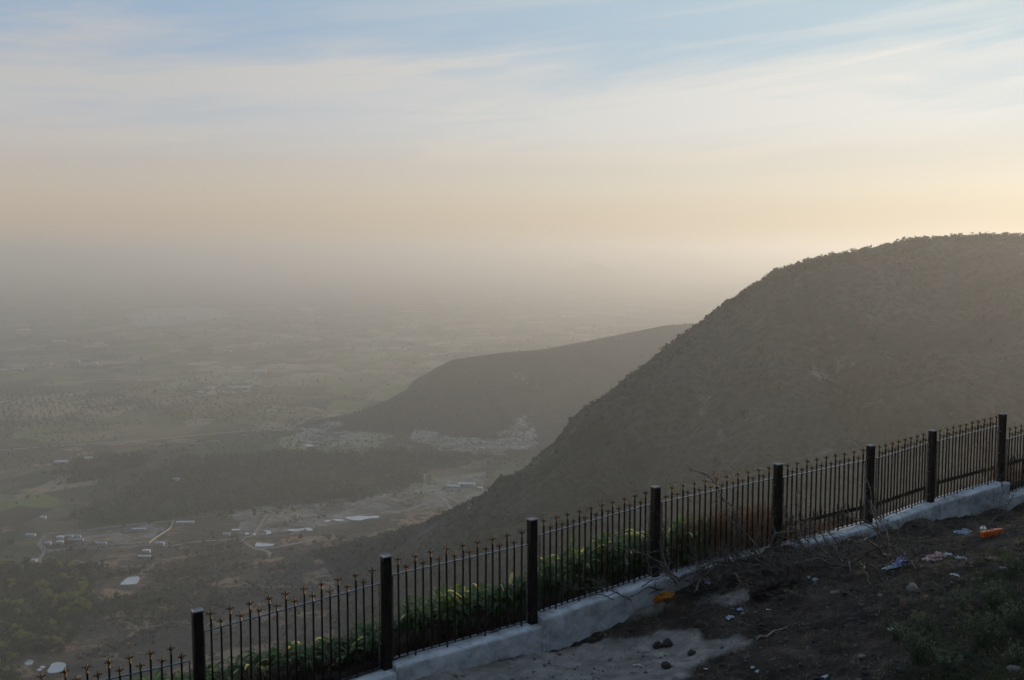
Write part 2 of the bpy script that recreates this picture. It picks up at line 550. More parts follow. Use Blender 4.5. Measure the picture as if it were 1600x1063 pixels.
TAN = [([(60, 724), (110, 702), (250, 685), (410, 671), (410, 680), (300, 695), (200, 699), (130, 713)], .9), ([(250, 735), (330, 712), (350, 718), (270, 742)], .7), ([(0, 826), (50, 812), (55, 826), (0, 838)], .8),
       ([(112, 784), (120, 770), (172, 764), (176, 780)], .8), ([(600, 830), (700, 812), (720, 800), (700, 800), (600, 812), (560, 830)], 1.), ([(330, 640), (520, 612), (520, 622), (340, 652)], .5)]


def build_terrain():
    azv = np.concatenate([np.linspace(-46, -29, 40)[:-1], np.linspace(-29, 29, 820), np.linspace(29, 80, 110)[1:]]) * math.pi / 180
    rv = np.concatenate([np.exp(np.linspace(math.log(11), math.log(420), 170))[:-1], np.exp(np.linspace(math.log(420), math.log(3300), 560))[:-1],
                         np.exp(np.linspace(math.log(3300), math.log(52000), 190))])
    AZ, RR = np.meshgrid(azv, rv)
    X = RR * np.sin(AZ); Y = RR * np.cos(AZ)
    Z, hA, hB, own, plain = terrain(X, Y, True)
    V = np.stack([X, Y, Z], -1).reshape(-1, 3)
    nr, na = X.shape
    idx = np.arange(nr * na).reshape(nr, na)
    Q = np.stack([idx[:-1, :-1], idx[:-1, 1:], idx[1:, 1:], idx[1:, :-1]], -1).reshape(-1, 4)[:, ::-1]
    # attributes in world positions
    att = {k: np.zeros(nr * na) for k in ('pale', 'green', 'soil', 'wooded')}
    Xf, Yf, Zf = V[:, 0], V[:, 1], V[:, 2]
    jx = 40 * fbm(Xf / 60., Yf / 60., 4) * np.clip(Yf / 2500, .3, 2); jy = 60 * fbm(Xf / 70. + 50, Yf / 60., 4) * np.clip(Yf / 2500, .3, 3)
    for key, lst in (('pale', PALE), ('green', GREEN), ('wooded', WOOD), ('soil', TAN)):
        for poly, st in lst:
            wp = world_poly(poly)
            sx = np.array(wp); bb = (Xf > sx[:, 0].min() - 200) & (Xf < sx[:, 0].max() + 200) & (Yf > sx[:, 1].min() - 300) & (Yf < sx[:, 1].max() + 300)
            hit = np.zeros(len(Xf), bool)
            hit[bb] = pip(Xf[bb] + .35 * jx[bb], Yf[bb] + .35 * jy[bb], wp)
            att[key] = np.maximum(att[key], hit * st)
    rr = np.hypot(Xf, Yf)
    att['soil'] = np.maximum(att['soil'], sstep(1900, 1300, rr + 150 * fbm(Xf / 150., Yf / 150., 3)) * sstep(-760, -420, Xf + 120 * fbm(Xf / 120., Yf / 120., 3) + .0 * Yf))
    hillm = (np.maximum(hA, hB) > plain + 4).reshape(-1) | (own > plain + 15).reshape(-1)
    qh = hillm[Q].sum(1) >= 2
    qA = ((hA > hB) & (hA >= own)).reshape(-1)[Q].sum(1) >= 2
    qO = (own > np.maximum(hA, hB)).reshape(-1)[Q].sum(1) >= 2
    mp_, mh = land_material('plain_fields'), land_material('hill_scrub', True)
    res = {}
    for name, sel, mat, lab in (('plain', ~qh, mp_, ''), ('hill', qh & qA & ~qO, mh, ''), ('hill', qh & ~qA & ~qO, mh, ''), ('hillside', qh & qO, mh, '')):
        q = Q[sel]
        u, inv = np.unique(q, return_inverse=True)
        if len(u) == 0: continue
        o = np_mesh(name, V[u], inv.reshape(q.shape), mat, True)
        for k, a in att.items():
            at_ = o.data.attributes.new(k, 'FLOAT', 'POINT'); at_.data.foreach_set('value', a[u].astype(np.float32))
        tag(o, kind='structure'); res.setdefault(name, []).append(o)
    return res


LAND = build_terrain()
# ------------------------------------------------------------------ foreground ground
PATH_PX = [(640, 1063), (700, 1046), (800, 1030), (880, 1012), (960, 1000), (1020, 988), (1090, 985), (1110, 1000), (1160, 1003), (1180, 1015), (1130, 1030), (1100, 1045), (1060, 1063), (1040, 1100), (600, 1110)]
PATH2_PX = [(985, 962), (1010, 950), (1045, 952), (1035, 962), (1000, 968)]
PATH3_PX = [(1100, 940), (1130, 928), (1165, 925), (1175, 935), (1130, 945)]


def fore_hit(px, py):
    """point where the sight line meets the foreground soil"""
    p = at(px, py, 1.0); sl = p.z - H0; sx = p.x
    d = np.linspace(4, 26, 1500)
    z = zfore(sx * d, d); b = (H0 + sl * d) <= z
    i = int(np.argmax(b)) if b.any() else len(d) - 1
    return Vector((sx * d[i], d[i], float(zfine(np.array([sx * d[i]]), np.array([d[i]]))[0])))


def micro(X, Y):
    s = 1.0
    clod = .034 * fbm(X / .55, Y / .55, 3) + .026 * fbm(X / .17 + 9, Y / .17, 3, .65) + .03 * np.clip(vnoise(X / .12, Y / .12 + 40) - .5, 0, 1)
    clod = clod + .03 * np.clip(vnoise(X / .33, Y / .33 + 4) - .45, 0, 1) + .05 * fbm(X / 1.7, Y / 1.7, 2)
    return clod * s


def zfine(X, Y):
    X = np.asarray(X, float); Y = np.asarray(Y, float)
    p = pcoord(X, Y)
    z = np.where(p > -.02, zfore(X, Y), zback(X, Y))
    z = z + micro(X, Y) * PATHSOFT(X, Y) + .09 * np.exp(-((p - .35) / .22) ** 2) * (.4 + vnoise(X / .5, Y / .5))
    return z


def path_mask(X, Y):
    jx = X + .16 * fbm(X / .4, Y / .4, 4); jy = Y + .16 * fbm(X / .4 + 7, Y / .4, 4)
    m = np.zeros(X.shape)
    for poly in _PW:
        for dx, dy in ((0, 0), (.07, 0), (-.07, 0), (0, .09), (0, -.09)):
            m = m + .2 * pip(jx + dx, jy + dy, poly)
    return np.clip(m, 0, 1)


def _simple_hit(px, py):
    p = at(px, py, 1.0); sl = p.z - H0; sx = p.x
    d = np.linspace(4, 26, 1500); b = (H0 + sl * d) <= zfore(sx * d, d)
    i = int(np.argmax(b)) if b.any() else len(d) - 1
    return (sx * d[i], d[i])


_PW = [[_simple_hit(x, y) for x, y in P] for P in (PATH_PX, PATH2_PX, PATH3_PX)]
def PATHSOFT(X, Y): return 1 - .72 * path_mask(X, Y)


def soil_material():
    m, nt, b = new_mat('dark_soil'); L = nt.links
    tc = N(nt, 'ShaderNodeTexCoord')
    def noise(sc, det=8, rough=.65, dist=0.):
        n = N(nt, 'ShaderNodeTexNoise'); n.inputs['Scale'].default_value = sc; n.inputs['Detail'].default_value = det
        n.inputs['Roughness'].default_value = rough; n.inputs['Distortion'].default_value = dist
        L.new(tc.outputs['Object'], n.inputs['Vector']); return n.outputs['Fac']
    a = ramp(nt, [(.3, (.009, .006, .005)), (.48, (.028, .019, .014)), (.60, (.060, .042, .031)), (.72, (.115, .085, .064))], noise(1.6, 12, .72, .3))
    sp = ramp(nt, [(.60, (0, 0, 0)), (.68, (1, 1, 1))], noise(26, 5, .7))
    mx = N(nt, 'ShaderNodeMix', data_type='RGBA'); L.new(sp.outputs[0], mx.inputs[0]); L.new(a.outputs[0], mx.inputs[6]); mx.inputs[7].default_value = (.11, .095, .08, 1)
    p = ramp(nt, [(.3, (.10, .088, .075)), (.5, (.21, .19, .165)), (.65, (.33, .30, .265))], noise(2.3, 12, .7, .4))
    at_ = N(nt, 'ShaderNodeAttribute'); at_.attribute_name = 'path'
    m2 = N(nt, 'ShaderNodeMix', data_type='RGBA'); L.new(at_.outputs['Fac'], m2.inputs[0]); L.new(mx.outputs[2], m2.inputs[6]); L.new(p.outputs[0], m2.inputs[7])
    L.new(m2.outputs[2], b.inputs['Base Color'])
    b.inputs['Roughness'].default_value = .92; b.inputs['Specular IOR Level'].default_value = .25
    bp = N(nt, 'ShaderNodeBump'); bp.inputs['Strength'].default_value = 1; bp.inputs['Distance'].default_value = .04
    L.new(noise(22, 9, .72), bp.inputs['Height']); L.new(bp.outputs[0], b.inputs['Normal'])
    return m


def build_fore():
    sv = np.concatenate([np.linspace(-30, -8, 30)[:-1], np.linspace(-8, 17, 640), np.linspace(17, 60, 60)[1:]])
    pv = np.concatenate([np.linspace(-2.2, -.02, 50), np.linspace(.0, 9.5, 250), np.linspace(9.5, 30, 40)[1:]])
    S, P = np.meshgrid(sv, pv)
    X = A0.x + S * FD.x + P * FN.x; Y = A0.y + S * FD.y + P * FN.y
    Z = zfine(X, Y)
    V = np.stack([X, Y, Z], -1).reshape(-1, 3)
    nr, na = X.shape; idx = np.arange(nr * na).reshape(nr, na)
    Q = np.stack([idx[:-1, :-1], idx[:-1, 1:], idx[1:, 1:], idx[1:, :-1]], -1).reshape(-1, 4)[:, ::-1]
    o = np_mesh('ground', V, Q, soil_material(), True)
    a = o.data.attributes.new('path', 'FLOAT', 'POINT'); a.data.foreach_set('value', path_mask(X, Y).reshape(-1).astype(np.float32))
    tag(o, kind='structure')
    return o


build_fore()

# ------------------------------------------------------------------ fence
PANELS = [  # post index, top rail left/right (px), pickets, first is tall
    (0, (-20, 1103), (295, 1032.5), 18, 1),
    (1, (319, 986), (591, 912), 19, 1),
    (2, (613, 898), (823, 851), 17, 1),
    (3, (843, 836), (1015, 788), 19, 1),
    (4, (1034, 784.5), (1207, 747.5), 20, 0),
    (5, (1224, 746), (1353, 719), 17, 1),
    (6, (1370, 716), (1450, 692), 16, 1),
    (7, (1465, 689), (1560, 665.5), 19, 1),
    (8, (1574, 686), (1650, 664), 17, 1),
    (9, (1668, 664), (1735, 645), 16, 1)]
POST_TOP = [1075, 954, 869, 811, 760.5, 725, 696, 672.5, 647, 646, 628]
POSTP = []
for i, (x, d) in enumerate(zip(FX, FDEP)):
    POSTP.append(at(x, POST_TOP[i], d))


def on_fence(i, px, py):
    a, b = POSTP[i], POSTP[i + 1]
    n = Vector((-(b.y - a.y), b.x - a.x, 0))
    p = at(px, py, 1.0); o = Vector((0, 0, H0)); v = p - o
    t = (a - o).dot(n) / v.dot(n)
    return o + v * t


M_PAINT = simple('black_paint', (.007, .006, .006), (.015, .012, .011), 6, .55, spec=.25, bump=.0008, bscale=60)
M_RAIL = simple('worn_rail_paint', (.030, .030, .031), (.09, .09, .095), 14, .33, bump=.0006, bscale=80)
M_POST = simple('worn_post_paint', (.006, .005, .005), (.020, .014, .010), 9, .65, spec=.2, bump=.0015, bscale=30)
M_CAP = simple('post_cap_steel', (.16, .15, .14), (.26, .25, .24), 20, .45)
M_GOLD = simple('gold_paint', (.070, .038, .013), (.17, .10, .034), 60, .42, metal=.7)
M_GOLD.node_tree.nodes['Principled BSDF'].inputs['Specular IOR Level'].default_value = .6
M_WALL = None


def wall_material():
    m, nt, b = new_mat('limewashed_wall'); L = nt.links
    tc = N(nt, 'ShaderNodeTexCoord')
    def noise(sc, det=8, rough=.65, dist=0., st=None):
        n = N(nt, 'ShaderNodeTexNoise'); n.inputs['Scale'].default_value = sc; n.inputs['Detail'].default_value = det
        n.inputs['Roughness'].default_value = rough; n.inputs['Distortion'].default_value = dist
        v = tc.outputs['Object']
        if st:
            mp = N(nt, 'ShaderNodeMapping'); mp.inputs['Scale'].default_value = st; L.new(v, mp.inputs[0]); v = mp.outputs[0]
        L.new(v, n.inputs['Vector']); return n.outputs['Fac']
    a = ramp(nt, [(.30, (.24, .245, .25)), (.45, (.46, .47, .49)), (.7, (.62, .63, .65))], noise(3.2, 10, .7, .4))
    st = ramp(nt, [(.45, (0, 0, 0)), (.62, (.7, .7, .7))], noise(1.7, 14, .78, .3, (1, 1, 1.6)))
    mx = N(nt, 'ShaderNodeMix', data_type='RGBA'); L.new(st.outputs[0], mx.inputs[0]); L.new(a.outputs[0], mx.inputs[6]); mx.inputs[7].default_value = (.15, .14, .13, 1)
    L.new(mx.outputs[2], b.inputs['Base Color']); b.inputs['Roughness'].default_value = .9
    bp = N(nt, 'ShaderNodeBump'); bp.inputs['Strength'].default_value = 1; bp.inputs['Distance'].default_value = .008
    L.new(noise(18, 10, .7), bp.inputs['Height']); L.new(bp.outputs[0], b.inputs['Normal'])
    return m


def finial_mesh(height=.115):
    b = MB()
    prof = [(0, .010), (.006, .0125), (.014, .0125), (.019, .009), (.032, .0075), (.036, .0115), (.042, .0115), (.046, .007), (.056, .0095), (.072, .0125), (.092, .0085), (.115, .004), (.132, .0006)]
    n = 8; vs = []; fs = []
    for z, r in prof:
        for k in range(n):
            q = 2 * math.pi * k / n
            vs.append((r * math.cos(q), r * math.sin(q), z))
    for i in range(len(prof) - 1):
        for k in range(n):
            k2 = (k + 1) % n
            fs.append((i * n + k, i * n + k2, (i + 1) * n + k2, (i + 1) * n + k))
    b.add(vs, fs)
    for q in (0, math.pi / 2, math.pi, 1.5 * math.pi):
        c, s = math.cos(q), math.sin(q)
        pts = [(r * c, r * s, z) for r, z in ((.005, .050), (.014, .066), (.025, .080), (.036, .082), (.042, .072), (.036, .064))]
        b.tube(pts, [.005, .0065, .0065, .0055, .005, .0035], 5)
    return b


def build_fence():
    root = empty('iron_fence', POSTP[2] - Vector((0, 0, 1.5)))
    tag(root, 'tall black iron railing fence with gold fleur-de-lis tips, climbing along the low white wall', 'fence')
    inv = Matrix.Translation(-root.location)
    def put(b, name, mats, smooth=False, parent=root):
        return b.build(name, mats, parent, smooth)
    base = root.location
    def loc(v): return Vector(v) - base
    # posts
    for i, p in enumerate(POSTP):
        a = POSTP[max(i - 1, 0)]; c = POSTP[min(i + 1, len(POSTP) - 1)]
        t = Vector(((c - a).x, (c - a).y, 0)).normalized(); n = Vector((t.y, -t.x, 0))
        w = .058; pl = loc(p); rnd = random.Random(i)
        b = MB()
        lean = Vector((rnd.uniform(-.008, .008), rnd.uniform(-.008, .008), 0))
        bot = pl - Vector((0, 0, 1.62)); r = .008
        ring = [(-w + r, -w), (w - r, -w), (w, -w + r), (w, w - r), (w - r, w), (-w + r, w), (-w, w - r), (-w, -w + r)]
        vs = []
        for z in (0, .4, .8, 1.2, 1.608):
            for u, v in ring: vs.append(bot + t * (u) + n * v + lean * (z / 1.6) + Vector((0, 0, z)))
        fs = [(k * 8 + j, k * 8 + (j + 1) % 8, (k + 1) * 8 + (j + 1) % 8, (k + 1) * 8 + j) for k in range(4) for j in range(8)]
        fs += [tuple(range(7, -1, -1)), tuple(32 + j for j in range(8))]
        b.add(vs, fs)
        for sg in (-1, 1):          # raised edge strips of the folded steel post
            b.bar(bot + t * sg * (w + .003) + Vector((0, 0, .05)), bot + t * sg * (w + .003) + Vector((0, 0, 1.56)), .03, .006, n)
        po = put(b, 'post', M_POST)
        cb = MB(); top = pl + lean
        vs = []
        for z, g in ((-.012, .004), (.002, .006), (.006, .0), (.004, -.012), (-.004, -.02)):
            for u, v in ((-1, -1), (1, -1), (1, 1), (-1, 1)):
                vs.append(top + t * u * (w + g) + n * v * (w + g) + Vector((0, 0, z + .002)))
        fs = [(k * 4 + j, k * 4 + (j + 1) % 4, (k + 1) * 4 + (j + 1) % 4, (k + 1) * 4 + j) for k in range(4) for j in range(4)]
        fs += [(3, 2, 1, 0), (16, 17, 18, 19)]
        cb.add(vs, fs)
        co = cb.build('cap', M_CAP, po)
    # panels
    fm = finial_mesh()
    fm.v = [Vector((v.x * 1.12, v.y * 1.12, v.z)) for v in fm.v]
    fin = None
    sections = []
    rest = MB()
    for (i, tl, tr, n, first) in PANELS:
        a = on_fence(i, *tl); c = on_fence(i, *tr)
        dz = Vector((0, 0, 1.12))
        th = Vector(((c - a).x, (c - a).y, 0)); ln = th.length; th.normalize(); nn = Vector((th.y, -th.x, 0))
        sl = (c.z - a.z) / ln
        sections.append((i, a - dz, c - dz, th, nn))
        fr = MB()
        la, lc = loc(a), loc(c)
        fr.bar(la, lc, .050, .010, nn); fr.bar(la - dz, lc - dz, .034, .010, nn)
        for e, sg in ((la, 1), (lc, -1)):
            fr.bar(e + Vector((0, 0, -.006)) - th * .004 * sg, e - dz + Vector((0, 0, .006)) - th * .004 * sg, .034, .012, nn)
        # brackets to the posts
        for e, q in ((la, POSTP[i]), (lc, POSTP[i + 1])):
            ql = loc(q); sgn = 1 if q is POSTP[i] else -1
            for h in (.12, .56, 1.0):
                s0 = e - Vector((0, 0, h)); s1 = Vector((ql.x, ql.y, s0.z)) + th * sgn * .05
                fr.bar(s1, s0, .022, .008, nn)
        put(fr, 'panel_frame', M_RAIL)
        for k in range(n):
            u = (k + .75) / (n + .5) * ln if n > 16 else (k + .7) / (n + .4) * ln
            tall = (k % 2 == 0) == bool(first)
            rnd = random.Random(i * 100 + k)
            b0 = a + th * u + Vector((0, 0, sl * u - 1.12))
            leg = .075 if k in (2, 6, 11, 16) else .012
            topz = 1.12 + (.245 if tall else .125) - .128
            bo = loc(b0)
            lean = th * rnd.uniform(-.006, .006) + nn * rnd.uniform(-.008, .008)
            if rnd.random() < .06: lean = th * rnd.uniform(-.02, .02)
            if i < 5:
                pk = MB(); pk.bar(bo - Vector((0, 0, leg)), bo + Vector((0, 0, topz)) + lean, 0.020, .020, th)
                po = pk.build('picket', M_PAINT, root)
                if fin is None:
                    fin = fm.build('finial', M_GOLD, po, True)
                    f = fin
                else:
                    f = fin.copy(); COL.objects.link(f); f.parent = po
                f.location = bo + Vector((0, 0, topz - .002)) + lean
                f.rotation_euler = (rnd.uniform(-.05, .05), rnd.uniform(-.05, .05), math.atan2(th.y, th.x) + rnd.uniform(-.5, .5))
            else:
                rest.bar(bo - Vector((0, 0, leg)), bo + Vector((0, 0, topz)) + lean, 0.020, .020, th, 0)
                mt = Matrix.Translation(bo + Vector((0, 0, topz - .002)) + lean) @ Matrix.Rotation(math.atan2(th.y, th.x) + rnd.uniform(-.5, .5), 4, 'Z')
                rest.add([mt @ v for v in fm.v], fm.f, 1)
    ro = rest.build('picket_row', [M_PAINT, M_GOLD], root); ro['kind'] = 'stuff'
    return sections


SECT = build_fence()


def build_wall():
    mat = wall_material()
    root = empty('low_wall', Vector((SECT[2][1].x, SECT[2][1].y, SECT[2][1].z - .4)))
    tag(root, 'low limewashed masonry wall stepping uphill under the black iron fence', 'wall')
    for si, (i, a, c, th, nn) in enumerate(SECT):
        P0 = Vector((POSTP[i].x, POSTP[i].y, 0)) + th * .0; P1 = Vector((POSTP[i + 1].x, POSTP[i + 1].y, 0))
        ln = (P1 - P0).length; ext = .07
        la = (Vector((a.x, a.y, 0)) - P0).dot(th); lc = (Vector((c.x, c.y, 0)) - P0).dot(th)
        sl = (c.z - a.z) / (lc - la); d1 = (P1 - P0).normalized(); n1 = Vector((d1.y, -d1.x, 0))
        nu = 46
        us = np.linspace(.062 if si else 0, ln + .066, nu)
        V = []; ncs = 0
        for u in us:
            zt = a.z + sl * (u - la) - .045
            p0 = P0 + d1 * u
            zg = float(zfore(np.array([p0.x + n1.x * .2]), np.array([p0.y + n1.y * .2]))[0]) - .25
            zb = zt - .9
            off = .0035 * (si % 2)
            cs = [(-.17, zb), (-.17, zt - .03), (-.15, zt - .004), (-.1, zt), (0, zt + .004), (.10, zt - .001), (.150, zt - .004), (.166, zt - .014), (.170, zt - .04), (.170, zt - .100)]
            for kk in range(1, 9): cs.append((.170 + .010 * kk / 8, (zt - .100) + (zg - zt + .100) * kk / 8))
            ncs = len(cs)
            for v, z in cs:
                jn = .006 * float(fbm(u * 7 + si * 31, z * 7 + v * 9, 3)) + .012 * float(vnoise(u * 2.2 + si * 9, z * 2 + v))
                q = p0 + n1 * (v + off + (jn if v > .1 else 0)); V.append((q.x, q.y, z + (jn * .8 if v > -.12 else 0) + off))
        F_ = []
        for k in range(nu - 1):
            for j in range(ncs - 1):
                F_.append((k * ncs + j, (k + 1) * ncs + j, (k + 1) * ncs + j + 1, k * ncs + j + 1))
        F_.append(tuple(range(ncs))); F_.append(tuple((nu - 1) * ncs + j for j in range(ncs - 1, -1, -1)))
        o = mesh_obj('wall_section', [Vector(v) - root.location for v in V], F_, mat, root, smooth=False)
        o.data.polygons.foreach_set('use_smooth', [True] * (len(F_) - 2) + [False] * 2)


build_wall()

# second, lower railing out on the slope
def build_lower():
    pts = [(1225, 822, 20.4), (1266, 812, 21.2), (1349, 793, 22.4), (1371, 787.5, 22.8), (1446, 762, 24.2), (1465, 754.5, 24.6), (1557, 730, 26.2), (1600, 718, 27.2), (1680, 697, 29)]
    W_ = [at(*p) for p in pts]
    root = empty('lower_fence', W_[3] - Vector((0, 0, 1.2)))
    tag(root, 'lower spiked black railing on the slope beyond the tall fence', 'fence')
    base = root.location
    rail = MB()
    L_ = [w - base for w in W_]
    for a, b in zip(L_[:-1], L_[1:]):
        rail.bar(a, b, .085, .02, Vector((0, 0, 1)))
        rail.bar(a - Vector((0, 0, .95)), b - Vector((0, 0, .95)), .03, .015, Vector((0, 0, 1)))
    dull = simple('rusty_black_iron', (.010, .009, .008), (.022, .016, .012), 6, .85, spec=.1)
    rail.build('rail', dull, root)
    cum = [0]
    for a, b in zip(W_[:-1], W_[1:]): cum.append(cum[-1] + (b - a).length)
    n = 96
    for k in range(n):
        s = cum[-1] * (k + .5) / n
        j = max(i for i in range(len(cum) - 1) if cum[i] <= s)
        p = L_[j].lerp(L_[j + 1], (s - cum[j]) / (cum[j + 1] - cum[j]))
        up = .15 if k % 2 else .24
        b = MB(); b.tube([p - Vector((0, 0, .97)), p, p + Vector((0, 0, up * .6)), p + Vector((0, 0, up))], [.006, .009, .013, .002], 4)
        b.build('picket', dull, root)
    for k in range(0, len(L_)):
        b = MB(); p = L_[k]
        zg = tz(p.x + base.x, p.y + base.y) - base.z
        b.bar(Vector((p.x, p.y, zg - .2)), p + Vector((0, 0, .03)), .05, .05, Vector((1, 0, 0)))
        b.build('post', M_PAINT, root)


build_lower()
# ------------------------------------------------------------------ plants behind the fence
M_LEAF = simple('strap_leaf', (.038, .092, .018), (.095, .165, .034), 5, .4, trans=.55)
M_LEAFSUN = simple('painted_sunlit_leaf', (.58, .52, .14), (.72, .64, .24), 5, .5, trans=.55)  # bright yellow imitates sunshine on leaf tips, put into the colour
M_DRY = simple('dry_stalk', (.16, .088, .042), (.36, .22, .105), 12, .85, trans=.25)
M_DRYD = simple('dead_thatch', (.045, .030, .020), (.10, .065, .040), 9, .9, trans=.15)
M_BARK = simple('dead_bark', (.045, .035, .028), (.16, .13, .105), 14, .85, bump=.004, bscale=40)
M_STEM = simple('green_stem', (.06, .075, .03), (.10, .11, .05), 6, .7)


def leaf(b, p, az, l, w, rise, droop, m=0, rnd=random):
    """one strap leaf as a folded strip with a curved midrib"""
    d = Vector((math.cos(az), math.sin(az), 0)); sd = Vector((-d.y, d.x, 0))
    n = 6; vs = []
    tw = rnd.uniform(-.5, .5)
    for i in range(n + 1):
        t = i / n
        c = Vector(p) + d * (l * t * (1 - .25 * t)) + Vector((0, 0, l * (rise * t - droop * t * t)))
        ww = w * (math.sin(math.pi * min(1, t * .85 + .12)) ** .8) * (1 if i < n else .05)
        s2 = (sd * math.cos(tw * t) + Vector((0, 0, 1)) * math.sin(tw * t))
        vs += [c - s2 * ww / 2 + Vector((0, 0, ww * .18)), c, c + s2 * ww / 2 + Vector((0, 0, ww * .18))]
    fs = []
    for i in range(n):
        k = i * 3
        fs += [(k, k + 1, k + 4, k + 3), (k + 1, k + 2, k + 5, k + 4)]
    b.add(vs, fs, m)


def leafy_plant(base, h, seed, label, group, lod=1.0):
    rnd = random.Random(seed)
    root = empty('leafy_plant', base); tag(root, label, 'plant', group)
    st = MB(); lf = MB()
    ns = rnd.randint(3, 5)
    for k in range(ns):
        az = rnd.uniform(0, 6.28); hh = h * rnd.uniform(.7, 1.05)
        off = Vector((math.cos(az), math.sin(az), 0)) * rnd.uniform(.02, .14)
        top = off * 1.8 + Vector((0, 0, hh * .82))
        st.tube([off * .5, off.lerp(top, .5) + Vector((0, 0, .02)), top], [.012, .009, .006], 5)
        nl = int(hh * 15) + 5
        for j in range(nl):
            t = .22 + .78 * j / nl
            p = off * .5 + (top - off * .5) * t
            leaf(lf, p, rnd.uniform(0, 6.28), rnd.uniform(.22, .38), rnd.uniform(.038, .06), rnd.uniform(.45, 1.15), rnd.uniform(.5, 1.1), 1 if rnd.random() < (.20 if t > .86 else .012) else 0, rnd)  # topmost leaves get the painted sun colour more often
    st.build('stem', M_STEM, root); lf.build('leaves', [M_LEAF, M_LEAFSUN], root, True)
    return root


PROFILE = [(150, 1075), (200, 1066), (240, 1046), (290, 1056), (330, 1040), (380, 1028), (420, 1022), (470, 1008), (500, 1000), (560, 985), (590, 968), (610, 960), (650, 925), (690, 910), (730, 896), (770, 905), (810, 888), (850, 862),
           (890, 840), (930, 822), (980, 806), (1020, 795), (1050, 782), (1085, 776), (1105, 790)]
ORD = ['the leftmost post', 'the first full post', 'the second post', 'the third post', 'the fourth post', 'the fifth post', 'the sixth post']
rp = random.Random(21)
k = 0
for px in np.arange(165, 1108, 15.5):
    px = float(px) + rp.uniform(-6, 6)
    ty = float(np.interp(px, [a for a, _ in PROFILE], [b for _, b in PROFILE]))
    i = max(j for j in range(len(FX) - 1) if FX[j] <= px)
    dfence = float(np.interp(px, FX, FDEP))
    back = rp.uniform(.45, 1.15) if px > 600 else rp.uniform(.35, .8)
    d = dfence + back
    top = at(px, ty + rp.uniform(-4, 10), d)
    zb = float(zback(np.array([top.x]), np.array([top.y]))[0])
    h = max(.32, min(1.25, top.z - zb))
    side = ['left of the first full post', 'between the first and second posts from the left', 'between the second and third posts from the left', 'between the third and fourth posts from the left', 'between the fourth and fifth posts from the left'][min(max(i, 0), 4)]
    if i == 0: side = 'at the far left, before the first full post'
    elif i == 1: side = 'in the bay right of the first full post'
    elif i == 2: side = 'in the bay where the tallest leaves glow yellow'
    elif i == 3: side = 'in the bay where the long dead twigs lean'
    else: side = 'in the bay ending in dry brown weeds'
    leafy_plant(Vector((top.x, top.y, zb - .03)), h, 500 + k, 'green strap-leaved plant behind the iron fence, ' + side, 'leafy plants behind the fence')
    k += 1


def dry_weed(base, h, seed, label, group='dry weeds behind the fence', spread=.12, n=9):
    rnd = random.Random(seed); b = MB()
    for k in range(n):
        az = rnd.uniform(0, 6.28); d = Vector((math.cos(az), math.sin(az), 0)); hh = h * rnd.uniform(.6, 1.05)
        p0 = d * rnd.uniform(0, .05); p1 = d * spread * .5 + Vector((0, 0, hh * .55)); p2 = d * spread * rnd.uniform(.7, 1.4) + Vector((0, 0, hh))
        b.tube([p0, p1, p2], [.006, .0045, .0025], 4)
        for j in range(rnd.randint(5, 10)):
            t = rnd.uniform(.35, 1); q = p1.lerp(p2, (t - .5) * 2) if t > .5 else p0.lerp(p1, t * 2)
            a2 = rnd.uniform(0, 6.28); l = rnd.uniform(.04, .13)
            e = q + Vector((math.cos(a2) * l, math.sin(a2) * l, l * rnd.uniform(.2, 1.1)))
            b.tube([q, e], [.002, .001], 3)
            for g in range(3):
                c = q.lerp(e, rnd.uniform(.5, 1)); r = rnd.uniform(.006, .014)
                w = Vector((rnd.uniform(-1, 1), rnd.uniform(-1, 1), rnd.uniform(-1, 1))).normalized() * r; v = w.orthogonal().normalized() * r * .6
                b.add([c - w, c + v, c + w, c - v], [(0, 1, 2, 3)])
    o = b.build('dry_weed', M_DRY, None, False, base)
    tag(o, label, 'weed', group)
    return o


rp = random.Random(5)
for k in range(72):
    px = rp.uniform(1062, 1214) if k < 56 else rp.uniform(1225, 1300)
    if k < 56: top_y = np.interp(px, [1062, 1110, 1150, 1214], [800, 775, 775, 765])
    else: top_y = np.interp(px, [1225, 1300], [800, 815])
    df = float(np.interp(px, FX, FDEP)); d = df + rp.uniform(.2, .9)
    top = at(px, float(top_y) + rp.uniform(0, 30), d)
    zb = float(zback(np.array([top.x]), np.array([top.y]))[0])
    dry_weed(Vector((top.x, top.y, zb - .03)), max(.25, min(1.0, top.z - zb)), 900 + k,
             'tall dry brown weed in the bay left of the fifth post' if k < 56 else 'short dry brown weed in the bay right of the fifth post')
for k in range(7):
    px = rp.uniform(1548, 1600); df = float(np.interp(px, FX, FDEP)); d = df + rp.uniform(.3, 1.0)
    top = at(px, rp.uniform(716, 740), d); zb = float(zback(np.array([top.x]), np.array([top.y]))[0])
    dry_weed(Vector((top.x, top.y, zb - .03)), max(.25, min(.9, top.z - zb)), 990 + k, 'dry brown weed behind the rightmost fence post')

